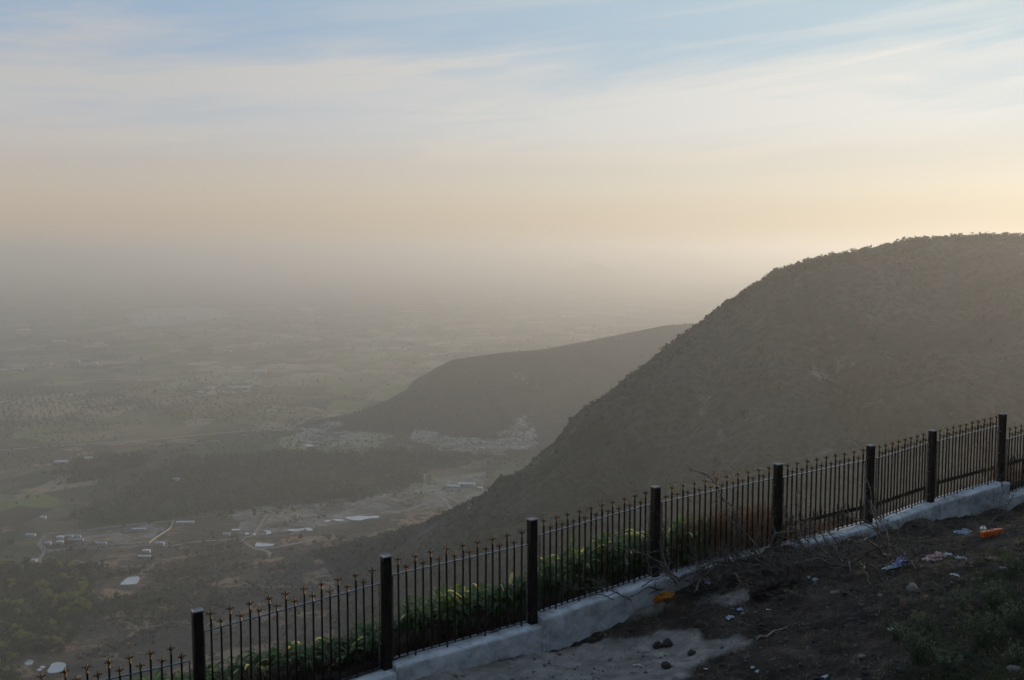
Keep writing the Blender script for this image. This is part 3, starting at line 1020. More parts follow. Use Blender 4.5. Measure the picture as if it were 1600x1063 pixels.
# thatch under the plants, and a brown heap further along
def grass_stuff(name, pts, mat, hr, wr, nb, label, cat, seed, kind='stuff'):
    rnd = np.random.RandomState(seed)
    P = np.repeat(np.asarray(pts, float), nb, 0); n = len(P)
    az = rnd.rand(n) * 2 * np.pi; h = hr[0] + rnd.rand(n) * (hr[1] - hr[0]); w = wr[0] + rnd.rand(n) * (wr[1] - wr[0])
    P[:, 0] += rnd.randn(n) * .035; P[:, 1] += rnd.randn(n) * .035
    D = np.stack([np.cos(az), np.sin(az), np.zeros(n)], -1); S = np.stack([-np.sin(az), np.cos(az), np.zeros(n)], -1)
    le = (rnd.rand(n) * .9 + .1)[:, None]
    up = np.array([0, 0, 1.])
    a = P - S * w[:, None]; b = P + S * w[:, None]
    m = P + D * (h[:, None] * le * .35) + up * (h[:, None] * .6)
    t = P + D * (h[:, None] * le) + up * (h[:, None] * (1.05 - .55 * le))
    V = np.stack([a, b, m + S * w[:, None] * .7, m - S * w[:, None] * .7, t + S * w[:, None] * .1, t - S * w[:, None] * .1], 1).reshape(-1, 3)
    i = np.arange(n)[:, None] * 6
    Q = np.concatenate([i + np.array([[0, 1, 2, 3]]), i + np.array([[3, 2, 4, 5]])], 0)
    o = np_mesh(name, V, Q, mat, False)
    tag(o, label, cat, kind=kind)
    return o


rs = np.random.RandomState(11)
pts = []
for _ in range(2600):
    s = rs.uniform(-8, 14.5); q = rs.uniform(.2, 1.0)
    if s > 8.5 and rs.rand() < .75: continue
    X = A0.x + s * FD.x - q * FN.x; Y = A0.y + s * FD.y - q * FN.y
    pts.append((X, Y, float(zback(np.array([X]), np.array([Y]))[0]) - .02))
grass_stuff('dry_undergrowth', pts, M_DRYD, (.10, .38), (.003, .008), 9, 'tangled brown dead growth under the plants behind the fence', 'undergrowth', 4)

# heap of brown brush behind the bay right of the fifth post
def brush_heap():
    c = at(1312, 812, float(np.interp(1312, FX, FDEP)) + 2.0)
    zb = tz(c.x, c.y); rnd = random.Random(8); b = MB()
    for k in range(420):
        a = rnd.uniform(0, 6.28); r = abs(rnd.gauss(0, .5)); hh = max(.02, (c.z + .12 - zb) * math.exp(-(r / .75) ** 2))
        p = Vector((math.cos(a) * r * 1.2, math.sin(a) * r * .7, hh * rnd.uniform(.1, 1)))
        d = Vector((rnd.uniform(-1, 1), rnd.uniform(-1, 1), rnd.uniform(-.3, .5))).normalized() * rnd.uniform(.08, .3)
        b.tube([p - d, p + Vector((0, 0, .02)), p + d], [.004, .007, .002], 4)
    # packed core
    vs = []; fs = []; nu, nv = 18, 9
    for j in range(nv):
        for i in range(nu):
            t = j / (nv - 1); a = 2 * math.pi * i / nu; r = .95 * math.cos(t * math.pi / 2) * (1 + .16 * float(vnoise(i * .9, j * .7)))
            vs.append((r * math.cos(a) * 1.2, r * math.sin(a) * .7, (c.z - zb) * math.sin(t * math.pi / 2) * (1 + .15 * float(vnoise(i * .7 + 4, j)))))
    for j in range(nv - 1):
        for i in range(nu): fs.append((j * nu + i, j * nu + (i + 1) % nu, (j + 1) * nu + (i + 1) % nu, (j + 1) * nu + i))
    b.add(vs, fs)
    o = b.build('brush_heap', M_DRYD, None, False, Vector((c.x, c.y, zb - .05)))
    tag(o, 'dark brown heap of dead brush seen through the fence right of the fifth post', 'brush heap')


brush_heap()

# ------------------------------------------------------------------ dead branches
def crooked(pts, seed, amp=.02, sub=4):
    rnd = random.Random(seed); out = []
    for a, b in zip(pts[:-1], pts[1:]):
        L_ = (b - a).length
        for k in range(sub):
            p = a.lerp(b, k / sub)
            if k: p = p + Vector((rnd.gauss(0, 1), rnd.gauss(0, 1), rnd.gauss(0, 1))) * amp * L_ * 1.6
            out.append(p)
    out.append(pts[-1]); return out


def branch(pts, r0, r1, seed, label, twigs=6, tl=(.15, .45), lvl=2, name='fallen_branch', mat=None, group='dead branches heaped along the wall'):
    rnd = random.Random(seed); b = MB()
    base = Vector(pts[0]); P = crooked([Vector(p) - base for p in pts], seed)
    n = len(P); rad = [r0 + (r1 - r0) * (i / (n - 1)) ** .8 for i in range(n)]
    b.tube(P, rad, 7 if r0 > .012 else 5)
    def tw(p, d, l, r, lv):
        q = [p]; dd = d.copy()
        for i in range(5):
            dd = (dd + Vector((rnd.gauss(0, .24), rnd.gauss(0, .24), rnd.gauss(.03, .22)))).normalized()
            q.append(q[-1] + dd * l / 5)
        b.tube(q, [r * (1 - .16 * i) for i in range(6)], 4 if r < .006 else 5)
        if lv > 1:
            for j in range(rnd.randint(1, 3)):
                i = rnd.randint(1, 4)
                d2 = (dd + Vector((rnd.gauss(0, .9), rnd.gauss(0, .9), rnd.gauss(.1, .6)))).normalized()
                tw(q[i], d2, l * rnd.uniform(.4, .65), r * .55, lv - 1)
    for k in range(twigs):
        i = rnd.randint(max(1, n // 5), n - 1)
        ax = (P[i] - P[i - 1]).normalized()
        d = (ax * .7 + Vector((rnd.gauss(0, .7), rnd.gauss(0, .7), rnd.gauss(.25, .5)))).normalized()
        tw(P[i], d, rnd.uniform(*tl), max(.0045, rad[i] * .6), lvl)
    o = b.build(name, mat or M_BARK, None, True, base)
    tag(o, label, 'branch', group)
    return o


def PX(lst): return [at(*p) for p in lst]


BR = [
 ([(1154, 880, 15.3), (1151, 846, 15.2), (1148, 812, 15.1), (1144, 792, 15.1), (1128, 778, 15.1), (1119, 756, 15.1), (1105, 742, 15.1), (1090, 737, 15.1), (1076, 733, 15.1)], .016, .004, 'long dead branch arching up above the fence tips, its thin end pointing left', 5),
 ([(1056, 912, 14.2), (1040, 884, 14.2), (1010, 868, 14.1), (975, 858, 14.0), (943, 853, 13.9)], .014, .004, 'thin dead branch reaching left across the fence from above the orange bag', 5),
 ([(1062, 908, 14.4), (1045, 892, 14.5), (1036, 866, 14.6), (1030, 845, 14.7)], .016, .004, 'upright forked dead branch behind the orange bag', 7),
 ([(1190, 872, 15.7), (1165, 845, 15.5), (1148, 822, 15.4), (1130, 803, 15.3)], .014, .004, 'slanting dead branch leaning on the fence left of the fifth post', 6),
 ([(1203, 880, 15.8), (1205, 850, 15.7), (1212, 833, 15.7), (1245, 832, 15.8), (1262, 846, 15.9)], .022, .006, 'thick bent dead branch standing in front of the fifth post', 7),
 ([(1252, 850, 16.3), (1240, 828, 16.2), (1228, 812, 16.2), (1224, 800, 16.2)], .016, .004, 'bleached twiggy branch rising just right of the fifth post', 6),
 ([(1332, 880, 16.2), (1310, 850, 16.2), (1295, 830, 16.3), (1291, 812, 16.3)], .010, .003, 'slender dead branch standing in the bay right of the fifth post', 5),
 ([(1100, 900, 14.8), (1130, 880, 14.9), (1170, 872, 15.2), (1210, 868, 15.6)], .024, .010, 'heavy dark dead limb lying along the top of the wall', 6),
 ([(1060, 906, 14.5), (1090, 890, 14.6), (1120, 878, 14.8), (1150, 884, 15.0), (1190, 902, 15.2)], .020, .006, 'dark dead limb sagging in the middle of the branch heap', 8),
 ([(985, 938, 13.7), (960, 925, 13.7), (938, 918, 13.7), (905, 920, 13.6)], .009, .003, 'short dead branch lying against the white wall, left of the orange bag', 5),
 ([(960, 938, 13.6), (945, 932, 13.6), (940, 915, 13.6), (935, 905, 13.6)], .006, .002, 'small hooked twig standing beside the crumpled blue-white wrapper', 3),
 ([(1002, 918, 14.1), (1020, 905, 14.1), (1016, 893, 14.2), (1020, 885, 14.2)], .008, .003, 'pale curled dead stem just left of the orange bag', 3),
 ([(1240, 905, 15.0), (1290, 893, 15.6), (1330, 885, 16.0), (1390, 890, 16.4)], .016, .005, 'long dead branch lying on the soil left of the blue-white rubbish', 7),
 ([(1420, 850, 17.3), (1428, 838, 17.3), (1450, 826, 17.4), (1488, 820, 17.6)], .010, .003, 'thin dark branch curving along the wall below the seventh post', 2),
 ([(1372, 795, 18.0), (1364, 786, 18.0), (1358, 788, 18.0), (1362, 806, 18.0), (1378, 826, 17.8), (1392, 842, 17.6)], .008, .003, 'looped pale twig hanging in front of the sixth post', 2),
 ([(1390, 848, 17.3), (1384, 832, 17.4), (1388, 812, 17.6)], .007, .002, 'pale twig standing against the wall right of the sixth post', 3),
 ([(1165, 905, 14.9), (1185, 915, 14.7), (1215, 925, 14.6), (1255, 935, 14.6)], .018, .006, 'dark dead branch lying in front of the burnt stump', 4),
 ([(1298, 940, 14.2), (1320, 915, 14.9), (1345, 895, 15.6)], .008, .003, 'thin stick lying on the bare soil right of the burnt stump', 2),
 ([(1180, 1002, 11.7), (1215, 985, 12.2), (1240, 977, 12.5)], .010, .004, 'single bent stick lying on the soil at the right end of the pale path', 1),
 ([(1512, 838, 17.3), (1545, 820, 18.0), (1570, 796, 18.7), (1585, 770, 19.2)], .009, .003, 'tangled dry stem hanging over the right end of the wall', 9),
 ([(1560, 800, 18.8), (1568, 770, 19.3), (1560, 735, 19.5)], .008, .002, 'dry creeper climbing the rightmost fence post', 12),
 ([(1280, 870, 16.4), (1300, 858, 16.7), (1340, 852, 17.1), (1372, 852, 17.3)], .014, .005, 'dead branch lying at the foot of the wall, left of the sixth post', 8),
 ([(1210, 890, 15.4), (1240, 870, 15.9), (1262, 858, 16.3), (1290, 856, 16.6)], .016, .005, 'tangled dead branch at the right end of the branch heap', 10),
 ([(1085, 925, 14.1), (1095, 905, 14.4), (1120, 900, 14.6)], .010, .003, 'small dead twig poking up right of the orange bag', 5),
]
for k, (pts, r0, r1, lab, tw) in enumerate(BR):
    r0 *= 1.35; r1 *= 1.5; tw = int(tw * 1.8)
    big = len(pts) > 4
    branch(PX(pts), r0, r1, 70 + k, lab, tw, (.15, .5) if r0 > .012 else (.08, .28), 3 if r0 > .012 else 2)
rq = random.Random(4242)
SPOT = [(1075, 905, 'near the orange bag'), (1110, 893, 'in the left half of the branch heap'), (1160, 885, 'in the middle of the branch heap'), (1205, 880, 'at the foot of the fifth post'), (1245, 872, 'right of the fifth post'), (1285, 868, 'at the thin right end of the branch heap'), (1330, 868, 'left of the sixth post'), (1400, 860, 'right of the sixth post')]
for k in range(66):
    sx, sy, w = SPOT[min(int(rq.random() ** .9 * 8), 7)]
    px = sx + rq.uniform(-28, 28); py = sy + rq.uniform(-6, 22)
    g = fore_hit(px, py); a = rq.gauss(math.atan2(FD.y, FD.x), .9) + (math.pi if rq.random() < .5 else 0)
    L_ = rq.uniform(.35, 1.25); up = rq.choice((.1, .25, .5, .9)) * L_ * rq.uniform(.5, 1.1)
    e = g + Vector((math.cos(a) * L_, math.sin(a) * L_, up + .05)); m_ = g.lerp(e, .5) + Vector((0, 0, .12 * L_))
    q = e - Vector((0, 0, 0)); pp_ = float(pcoord(q.x, q.y))
    if pp_ < .2: e = e + FN.to_3d() * (.25 - pp_); m_ = g.lerp(e, .5) + Vector((0, 0, .1))
    branch([g + Vector((0, 0, .02)), m_, e], rq.uniform(.010, .024), .004, 4000 + k, 'dead tangled branch ' + w, rq.randint(5, 11), (.12, .4), 3)
# dark leafless sapling behind the eighth bay
branch(PX([(1542, 790, 20.8), (1540, 760, 20.8), (1537, 735, 20.8), (1545, 712, 20.8), (1549, 688, 20.8)]), .010, .004, 333, 'dark bare sapling growing behind the fence, left of the rightmost post', 10, (.15, .4), 3, 'bare_sapling', None, None)['category'] = 'sapling'
branch(PX([(1545, 712, 20.9), (1534, 700, 20.9), (1528, 690, 20.9)]), .006, .002, 334, 'short dark twig crossing the bare sapling behind the fence', 5, (.1, .2), 2, 'dead_twig', None, None)


def stump():
    c = fore_hit(1215, 925); rnd = random.Random(3)
    vs = []; fs = []; nu, nv = 44, 34
    ax = Vector((.8, .35, 0)).normalized()
    for j in range(nv):
        t = j / (nv - 1)
        for i in range(nu):
            a = 2 * math.pi * i / nu
            r = .145 * (math.sin(math.pi * min(max(t, .03), .97)) ** .35) * (1 + .45 * float(vnoise(math.cos(a) * 1.6 + t * 5, math.sin(a) * 1.6 + 3)) + .42 * float(vnoise(math.cos(a) * 4, t * 13 + math.sin(a) * 3)) + .3 * float(vnoise(math.sin(a) * 9, t * 30)))
            p = ax * ((t - .5) * .95) + Vector((-ax.y, ax.x, 0)) * (r * 1.1 * math.cos(a)) + Vector((0, 0, r * math.sin(a) * .95 + .07))
            vs.append(p)
    for j in range(nv - 1):
        for i in range(nu): fs.append((j * nu + i, j * nu + (i + 1) % nu, (j + 1) * nu + (i + 1) % nu, (j + 1) * nu + i))
    fs += [tuple(range(nu - 1, -1, -1)), tuple((nv - 1) * nu + i for i in range(nu))]
    b = MB().add(vs, fs)
    for k in range(22):
        a = ax * rnd.uniform(-.48, .48); d = Vector((rnd.uniform(-1, 1), rnd.uniform(-1, 1), rnd.uniform(-.1, .8))).normalized() + ax * (1 if a.dot(ax) > 0 else -1)
        q = [a + Vector((0, 0, .06))]
        for i in range(4): q.append(q[-1] + (d + Vector((rnd.gauss(0, .4), rnd.gauss(0, .4), rnd.gauss(0, .3)))).normalized() * .09)
        b.tube(q, [.03, .02, .014, .009, .004], 6)
    o = b.build('tree_stump', simple('burnt_stump', (.008, .006, .005), (.028, .016, .011), 14, .9, bump=.012, bscale=25), None, False, c - Vector((0, 0, .06)))
    tag(o, 'dark uprooted tree stump lying on its side beside the branch heap', 'stump')


stump()
# ------------------------------------------------------------------ litter, stones and herbs on the near soil
def crumple(w, l, h, seed, n=12, fold=.5):
    rnd = random.Random(seed); o = rnd.uniform(0, 90); vs = []; fs = []
    for j in range(n + 1):
        for i in range(n + 1):
            u, v = i / n - .5, j / n - .5
            e = 1 - .25 * abs(float(vnoise(i * .6 + o, j * .6)))
            z = h * (.45 + .55 * abs(float(vnoise(u * 5 + o, v * 5 + o))) + .4 * float(vnoise(u * 11 + o, v * 11))) * (1 - 1.2 * (u * u + v * v))
            vs.append((w * u * e + w * .12 * float(vnoise(v * 6 + o, u * 5)), l * v * e + l * .12 * float(vnoise(u * 6, v * 5 + o)), max(z, .002) + .002))
    for j in range(n):
        for i in range(n):
            a = j * (n + 1) + i; fs.append((a, a + 1, a + n + 2, a + n + 1))
    return vs, fs


def plastic(name, c1, c2, trans=.3, rough=.3):
    return simple(name, c1, c2, 22, rough, trans=trans)


M_WHITE = plastic('white_plastic', (.55, .58, .62), (.75, .78, .82))
M_BLUEW = plastic('blue_white_plastic', (.12, .22, .62), (.70, .74, .82))
M_ORANGE = plastic('orange_plastic', (.72, .20, .015), (.85, .42, .03), .55)
M_RED = plastic('red_orange_plastic', (.55, .09, .02), (.70, .16, .03), .2)
M_REDW = plastic('red_white_wrapper', (.50, .08, .07), (.78, .76, .76), .3)
M_PBLUE = plastic('pale_blue_paper', (.42, .50, .62), (.60, .66, .74), .3)
M_BROWN = plastic('brown_card', (.12, .07, .04), (.22, .14, .08), .1, .8)


def litter(px, py, w, l, h, mat, name, label, cat, seed, rz=None, two=False):
    c = fore_hit(px, py)
    vs, fs = crumple(w, l, h, seed)
    b = MB().add(vs, fs)
    if two:
        vs2, fs2 = crumple(w * .8, l * .7, h * 1.5, seed + 50)
        b.add([Vector(v) + Vector((w * .1, l * .1, h * .35)) for v in vs2], fs2)
    o = b.build(name, mat, None, False, c + Vector((0, 0, .004)))
    o.rotation_euler = (random.Random(seed).uniform(-.12, .12), random.Random(seed + 1).uniform(-.12, .12), rz if rz is not None else random.Random(seed + 2).uniform(0, 6.28))
    m = o.modifiers.new('thickness', 'SOLIDIFY'); m.thickness = .0012
    tag(o, label, cat)
    return o


def upright_bag(px, py, w, h, label):
    """a puffed plastic bag: closed lumpy hull with a gathered neck"""
    c = fore_hit(px, py); nu, nv = 26, 14; vs = []; fs = []
    for j in range(nv):
        t = j / (nv - 1)
        for i in range(nu):
            a = 2 * math.pi * i / nu
            pr = math.sin(math.pi * min(t * .93 + .05, .98)) ** .6
            r = pr * (1 + .26 * float(vnoise(math.cos(a) * 2.4 + 5, math.sin(a) * 2.4 + t * 4)) + .26 * float(vnoise(math.cos(a) * 6, t * 9 + 2 + math.sin(a) * 4)))
            vs.append((w / 2 * r * math.cos(a) + .10 * w * t, w * .3 * r * math.sin(a), h * t * (1 + .2 * float(vnoise(a * 1.3, 7)))))
    for j in range(nv - 1):
        for i in range(nu): fs.append((j * nu + i, j * nu + (i + 1) % nu, (j + 1) * nu + (i + 1) % nu, (j + 1) * nu + i))
    fs += [tuple(range(nu - 1, -1, -1)), tuple((nv - 1) * nu + i for i in range(nu))]
    b = MB().add(vs, fs)
    b.tube([(.1 * w, 0, h * .9), (.24 * w, .02, h * 1.12), (.42 * w, .03, h * 1.05)], [.02, .012, .03], 6)
    v2, f2 = crumple(w * .55, w * .3, .03, 91); b.add([Vector(v) + Vector((w * .45, .02, .01)) for v in v2], f2)
    o = b.build('plastic_bag', M_ORANGE, None, False, c - Vector((0, 0, .015))); o.rotation_euler = (0, 0, .35)
    tag(o, label, 'plastic bag')


upright_bag(1032, 935, .46, .17, 'crumpled bright orange plastic bag lying at the foot of the white wall')
litter(957, 958, .16, .10, .07, M_BLUEW, 'wrapper', 'crumpled shiny blue-white wrapper at the foot of the wall, left of the orange bag', 'wrapper', 1, two=True)
litter(947, 971, .05, .04, .02, M_WHITE, 'paper_scrap', 'tiny white scrap just below the crumpled blue-white wrapper', 'scrap', 2)
litter(916, 986, .06, .05, .03, M_WHITE, 'paper_scrap', 'small white scrap on dark soil between the wall and the pale path', 'scrap', 3)
litter(934, 987, .09, .04, .02, M_WHITE, 'paper_scrap', 'thin white scrap right beside the small white scrap near the wall', 'scrap', 4)
litter(872, 1006, .12, .06, .02, M_WHITE, 'paper_scrap', 'white paper scrap by the dark clod at the foot of the wall', 'scrap', 5)
litter(1105, 909, .22, .10, .05, M_PBLUE, 'plastic_sheet', 'pale bluish plastic scrap under the branches, right of the orange bag', 'plastic scrap', 6, two=True)
litter(1141, 968, .14, .09, .04, M_PBLUE, 'paper_cup', 'crushed pale cup lying on the soil below the stump', 'cup', 7, .4)
litter(1156, 962, .09, .07, .04, M_BLUEW, 'wrapper', 'small blue wrapper beside the crushed pale cup', 'wrapper', 8)
litter(1200, 953, .06, .03, .01, M_WHITE, 'paper_scrap', 'tiny white scrap on bare soil right of the crushed cup', 'scrap', 9)
litter(1206, 953.5, .04, .03, .01, M_BROWN, 'paper_scrap', 'tiny brown scrap on bare soil right of the crushed cup', 'scrap', 10)
litter(1265, 902, .08, .06, .06, M_WHITE, 'plastic_scrap', 'left one of two small white lumps beside the stump', 'plastic scrap', 11)
litter(1274, 904, .09, .06, .06, M_WHITE, 'plastic_scrap', 'right one of two small white lumps beside the stump', 'plastic scrap', 12)
litter(1392, 886, .25, .10, .05, M_WHITE, 'plastic_sheet', 'torn white plastic sheet lying left of the blue rubbish', 'plastic sheet', 13, .3)
litter(1408, 886, .24, .14, .08, M_BLUEW, 'plastic_bag', 'crumpled blue-and-white plastic bag on the dark soil', 'plastic bag', 14, .2, True)
litter(1424, 878, .20, .12, .08, M_BROWN, 'cardboard', 'brown folded cardboard piece next to the blue-and-white bag', 'cardboard', 15, .3)
litter(1461, 875, .36, .14, .07, M_REDW, 'wrapper', 'long red-and-white wrapper right of the blue-and-white bag', 'wrapper', 16, .15, True)
litter(1476, 865, .22, .08, .05, M_WHITE, 'paper_scrap', 'thin white paper strip just above the red-and-white wrapper', 'scrap', 17, -.2)
litter(1503, 875, .14, .08, .05, M_WHITE, 'paper_scrap', 'ragged white scrap right of the red-and-white wrapper', 'scrap', 18)
litter(1506, 837, .32, .16, .09, M_PBLUE, 'plastic_sheet', 'pale blue crumpled sheet on the slope near the wall', 'plastic sheet', 19, .2)
litter(1567, 888, .09, .06, .02, M_WHITE, 'paper_scrap', 'white scrap among the dry grass at the right edge', 'scrap', 20)
litter(1492, 899, .10, .08, .03, M_WHITE, 'paper_scrap', 'whitish scrap in the grass below the red-and-white wrapper', 'scrap', 21)
litter(996, 1039, .13, .04, .012, M_WHITE, 'paper_scrap', 'thin white scrap on the pale path left of the lone clod', 'scrap', 22, .1)
litter(1103, 1043, .05, .04, .015, M_WHITE, 'paper_scrap', 'bright white crumb on the pale path near the bottom edge', 'scrap', 23)
litter(1176, 1044, .06, .05, .02, M_WHITE, 'paper_scrap', 'left one of two white scraps in the grass right of the path', 'scrap', 24)
litter(1183, 1047, .07, .04, .02, M_WHITE, 'paper_scrap', 'right one of two white scraps in the grass right of the path', 'scrap', 25)
litter(1290, 1056, .12, .05, .02, M_WHITE, 'paper_scrap', 'pale scrap on bare soil at the bottom edge', 'scrap', 26)
litter(1393, 987, .10, .06, .02, M_WHITE, 'paper_scrap', 'pale scrap on bare soil just above the left pale herb', 'scrap', 27)


def packet():
    c = fore_hit(1549, 842); b = MB(); w, d_, h = .36, .10, .09
    vs = []; fs = []; nu = 10
    for i in range(nu + 1):
        u = i / nu - .5; s = 1 - .25 * float(vnoise(i * .8, 3)) ** 2 - (.12 if i in (0, nu) else 0)
        for (y, z) in ((-.5, 0), (-.55, .5), (-.45, 1), (.1, 1.08), (.5, .95), (.55, .4), (.48, 0)):
            vs.append((w * u, d_ * y * s, h * z * s + .01 * float(vnoise(i * .9, y * 3 + z))))
    for i in range(nu):
        for j in range(7): fs.append((i * 7 + j, i * 7 + (j + 1) % 7, (i + 1) * 7 + (j + 1) % 7, (i + 1) * 7 + j))
    fs += [tuple(range(6, -1, -1)), tuple(nu * 7 + j for j in range(7))]
    b.add(vs, fs)
    o = b.build('packet', M_RED, None, False, c + Vector((0, 0, .005))); o.rotation_euler = (.0, -.10, .25)
    tag(o, 'orange-red crushed carton on the slope near the right edge', 'carton')


packet()


def bottle():
    m, nt, b_ = new_mat('clear_plastic'); b_.inputs['Transmission Weight'].default_value = .85; b_.inputs['Roughness'].default_value = .15; b_.inputs['Base Color'].default_value = (.8, .82, .8, 1); b_.inputs['IOR'].default_value = 1.15
    c = fore_hit(1536, 832); b = MB()
    b.tube([(-.16, 0, .05), (-.155, 0, .05), (-.05, 0, .055), (.0, 0, .048), (.06, 0, .056), (.10, 0, .05), (.13, 0, .03), (.15, 0, .022), (.18, 0, .022)], [.03, .05, .05, .042, .05, .045, .022, .016, .016], 14)
    o = b.build('plastic_bottle', m, None, True, c); o.rotation_euler = (0, -.15, 1.1)
    tag(o, 'clear dented plastic bottle lying left of the orange-red carton', 'bottle')


bottle()
M_STONE = simple('grey_stone', (.10, .085, .070), (.19, .165, .14), 9, .9, bump=.01, bscale=20)
M_CLOD = simple('dark_clod', (.016, .013, .011), (.036, .028, .023), 14, .95, bump=.01, bscale=30)


def rock_mesh(w, d, h, seed, rough=.25, ang=False):
    bm = bmesh.new(); bmesh.ops.create_icosphere(bm, subdivisions=2 if ang else 3, radius=1)
    o = seed * 3.7
    for v in bm.verts:
        c = v.co; n = 1 + rough * float(vnoise(c.x * 1.6 + o, c.y * 1.6 + c.z * 1.9)) + rough * .5 * float(vnoise(c.x * 4 + o, c.y * 4 - c.z * 3.6))
        v.co = Vector((c.x * w / 2 * n, c.y * d / 2 * n, c.z * h / 2 * n))
    vs = [v.co.copy() for v in bm.verts]; fs = [tuple(v.index for v in f.verts) for f in bm.faces]; bm.free()
    return vs, fs


def rock(px, py, w, d, h, seed, name, label, cat, mat, ang=False, group=None):
    c = fore_hit(px, py); vs, fs = rock_mesh(w, d, h, seed, .3, ang)
    o = MB().add(vs, fs).build(name, mat, None, not ang, c + Vector((0, 0, h * .28))); o.rotation_euler = (0, 0, seed)
    tag(o, label, cat, group)


rock(1028, 1011, .145, .13, .12, 1, 'soil_clod', 'left one of two dark round clods touching each other on the pale path', 'clod', M_CLOD)
rock(1043, 1009, .13, .12, .12, 2, 'soil_clod', 'right one of two dark round clods touching each other on the pale path', 'clod', M_CLOD)
rock(1040, 1044, .13, .12, .11, 3, 'soil_clod', 'single dark round clod near the bottom edge of the pale path', 'clod', M_CLOD)
rock(1081, 1022, .12, .09, .07, 4, 'soil_clod', 'flat dark clod right of the two touching clods', 'clod', M_CLOD)
rock(860, 1007, .12, .10, .12, 5, 'soil_clod', 'dark clod against the foot of the white wall', 'clod', M_CLOD)
rock(1092, 980, .13, .11, .11, 6, 'soil_clod', 'brown clod at the upper edge of the pale path', 'clod', simple('brown_clod', (.04, .024, .018), (.07, .045, .034), 10, .95, bump=.01))
rock(985, 988, .07, .06, .05, 7, 'soil_clod', 'small dark clod above the pale path, left of the brown clod', 'clod', M_CLOD)
rock(1425, 926, .20, .12, .13, 8, 'stone', 'pale pointed stone standing in the bare soil below the wrappers', 'stone', M_STONE, True)
rock(1588, 1050, .19, .12, .08, 9, 'stone', 'flat grey stone in the bottom right corner', 'stone', M_STONE, True)
rock(1305, 927, .15, .11, .08, 10, 'stone', 'rounded brown stone right of the stump', 'stone', M_STONE)
rock(1375, 938, .08, .07, .05, 11, 'stone', 'small stone left of the pale pointed stone', 'stone', M_STONE, True)
rock(1346, 1028, .10, .08, .05, 12, 'stone', 'small grey stone on bare soil left of the green herbs', 'stone', M_STONE, True)
rock(1160, 966.5, .07, .06, .06, 13, 'stone', 'small stone right of the crushed pale cup', 'stone', M_STONE, True)

# gravel and crumbs, dry leaves, grass
def scatter_rocks(name, n, seed, sz, mat, label, cat, smax_=14.5):
    rs = np.random.RandomState(seed); V = []; Q = []
    protos = []
    for k in range(5):
        vs, fs = rock_mesh(1, .8, .6, 40 + k, .35, True)
        bm = None; protos.append((np.array([tuple(v) for v in vs]), np.array(fs)))
    # coarse icosphere variants
    def ico1(seed):
        bm = bmesh.new(); bmesh.ops.create_icosphere(bm, subdivisions=1, radius=.5)
        r = random.Random(seed); vs = [tuple(v.co * r.uniform(.6, 1.2)) for v in bm.verts]; fs = [tuple(v.index for v in f.verts) for f in bm.faces]; bm.free()
        return np.array(vs), np.array(fs)
    protos = [ico1(k) for k in range(6)]
    s = rs.uniform(-3, smax_, n); p = rs.uniform(.3, 8.5, n) ** 1.0
    X = A0.x + s * FD.x + p * FN.x; Y = A0.y + s * FD.y + p * FN.y; Z = zfine(X, Y)
    keep = (vnoise(X / .8, Y / .8) > -.45) & ((path_mask(X, Y) < .3) | (name == 'gravel'))
    X, Y, Z = X[keep], Y[keep], Z[keep]; n = len(X)
    sizes = sz[0] * (sz[1] / sz[0]) ** (rs.rand(n) ** 2.2)
    off = 0
    for k in range(n):
        pv, pf = protos[k % 6]; a = rs.rand() * 6.28; c, s_ = math.cos(a), math.sin(a)
        v = pv * sizes[k] * np.array([1, .8 + .3 * rs.rand(), .45 + .3 * rs.rand()])
        v = np.stack([v[:, 0] * c - v[:, 1] * s_ + X[k], v[:, 0] * s_ + v[:, 1] * c + Y[k], v[:, 2] + Z[k] + sizes[k] * .1], -1)
        V.append(v); Q.append(pf + off); off += len(v)
    o = np_mesh(name, np.concatenate(V), np.concatenate(Q), mat, False, 3)
    tag(o, label, cat, kind='stuff')


scatter_rocks('gravel', 11000, 5, (.010, .075), simple('gravel_grit', (.045, .038, .032), (.12, .105, .09), 3, .95), 'loose gravel and crumbs of earth on the near soil', 'gravel')


scatter_rocks('soil_lumps', 1500, 6, (.05, .15), M_CLOD, 'dark crumbly lumps of turned soil', 'soil')


def flat_litter(name, n, seed, mat, sz, label, cat, dens=None):
    rs = np.random.RandomState(seed)
    s = rs.uniform(-3, 14.5, n); p = rs.uniform(.25, 8.5, n)
    X = A0.x + s * FD.x + p * FN.x; Y = A0.y + s * FD.y + p * FN.y
    k = (path_mask(X, Y) < rs.rand(n)) & (fbm(X / .7 + 3, Y / .7, 2) > rs.uniform(-.9, .5, n)); X, Y = X[k], Y[k]; n = len(X)
    Z = zfine(X, Y) + .006
    a = rs.rand(n) * 6.28; l = sz[0] + rs.rand(n) * (sz[1] - sz[0]); w = l * (.3 + .3 * rs.rand(n)); t = rs.randn(n, 2) * .45
    D = np.stack([np.cos(a), np.sin(a), t[:, 0]], -1) * l[:, None]; S = np.stack([-np.sin(a), np.cos(a), t[:, 1]], -1) * w[:, None]
    C = np.stack([X, Y, Z + .01], -1)
    V = np.stack([C - D, C - S * .8 - D * .1, C + D, C + S + D * .1], 1).reshape(-1, 3)
    Q = np.arange(n)[:, None] * 4 + np.array([[0, 1, 2, 3]])
    o = np_mesh(name, V, Q, mat, False); tag(o, label, cat, kind='stuff')


flat_litter('dry_leaves', 9000, 8, simple('dead_leaf', (.06, .036, .020), (.22, .14, .075), 4, .8, trans=.2), (.012, .035), 'small dead leaves scattered on the near soil', 'dead leaves')

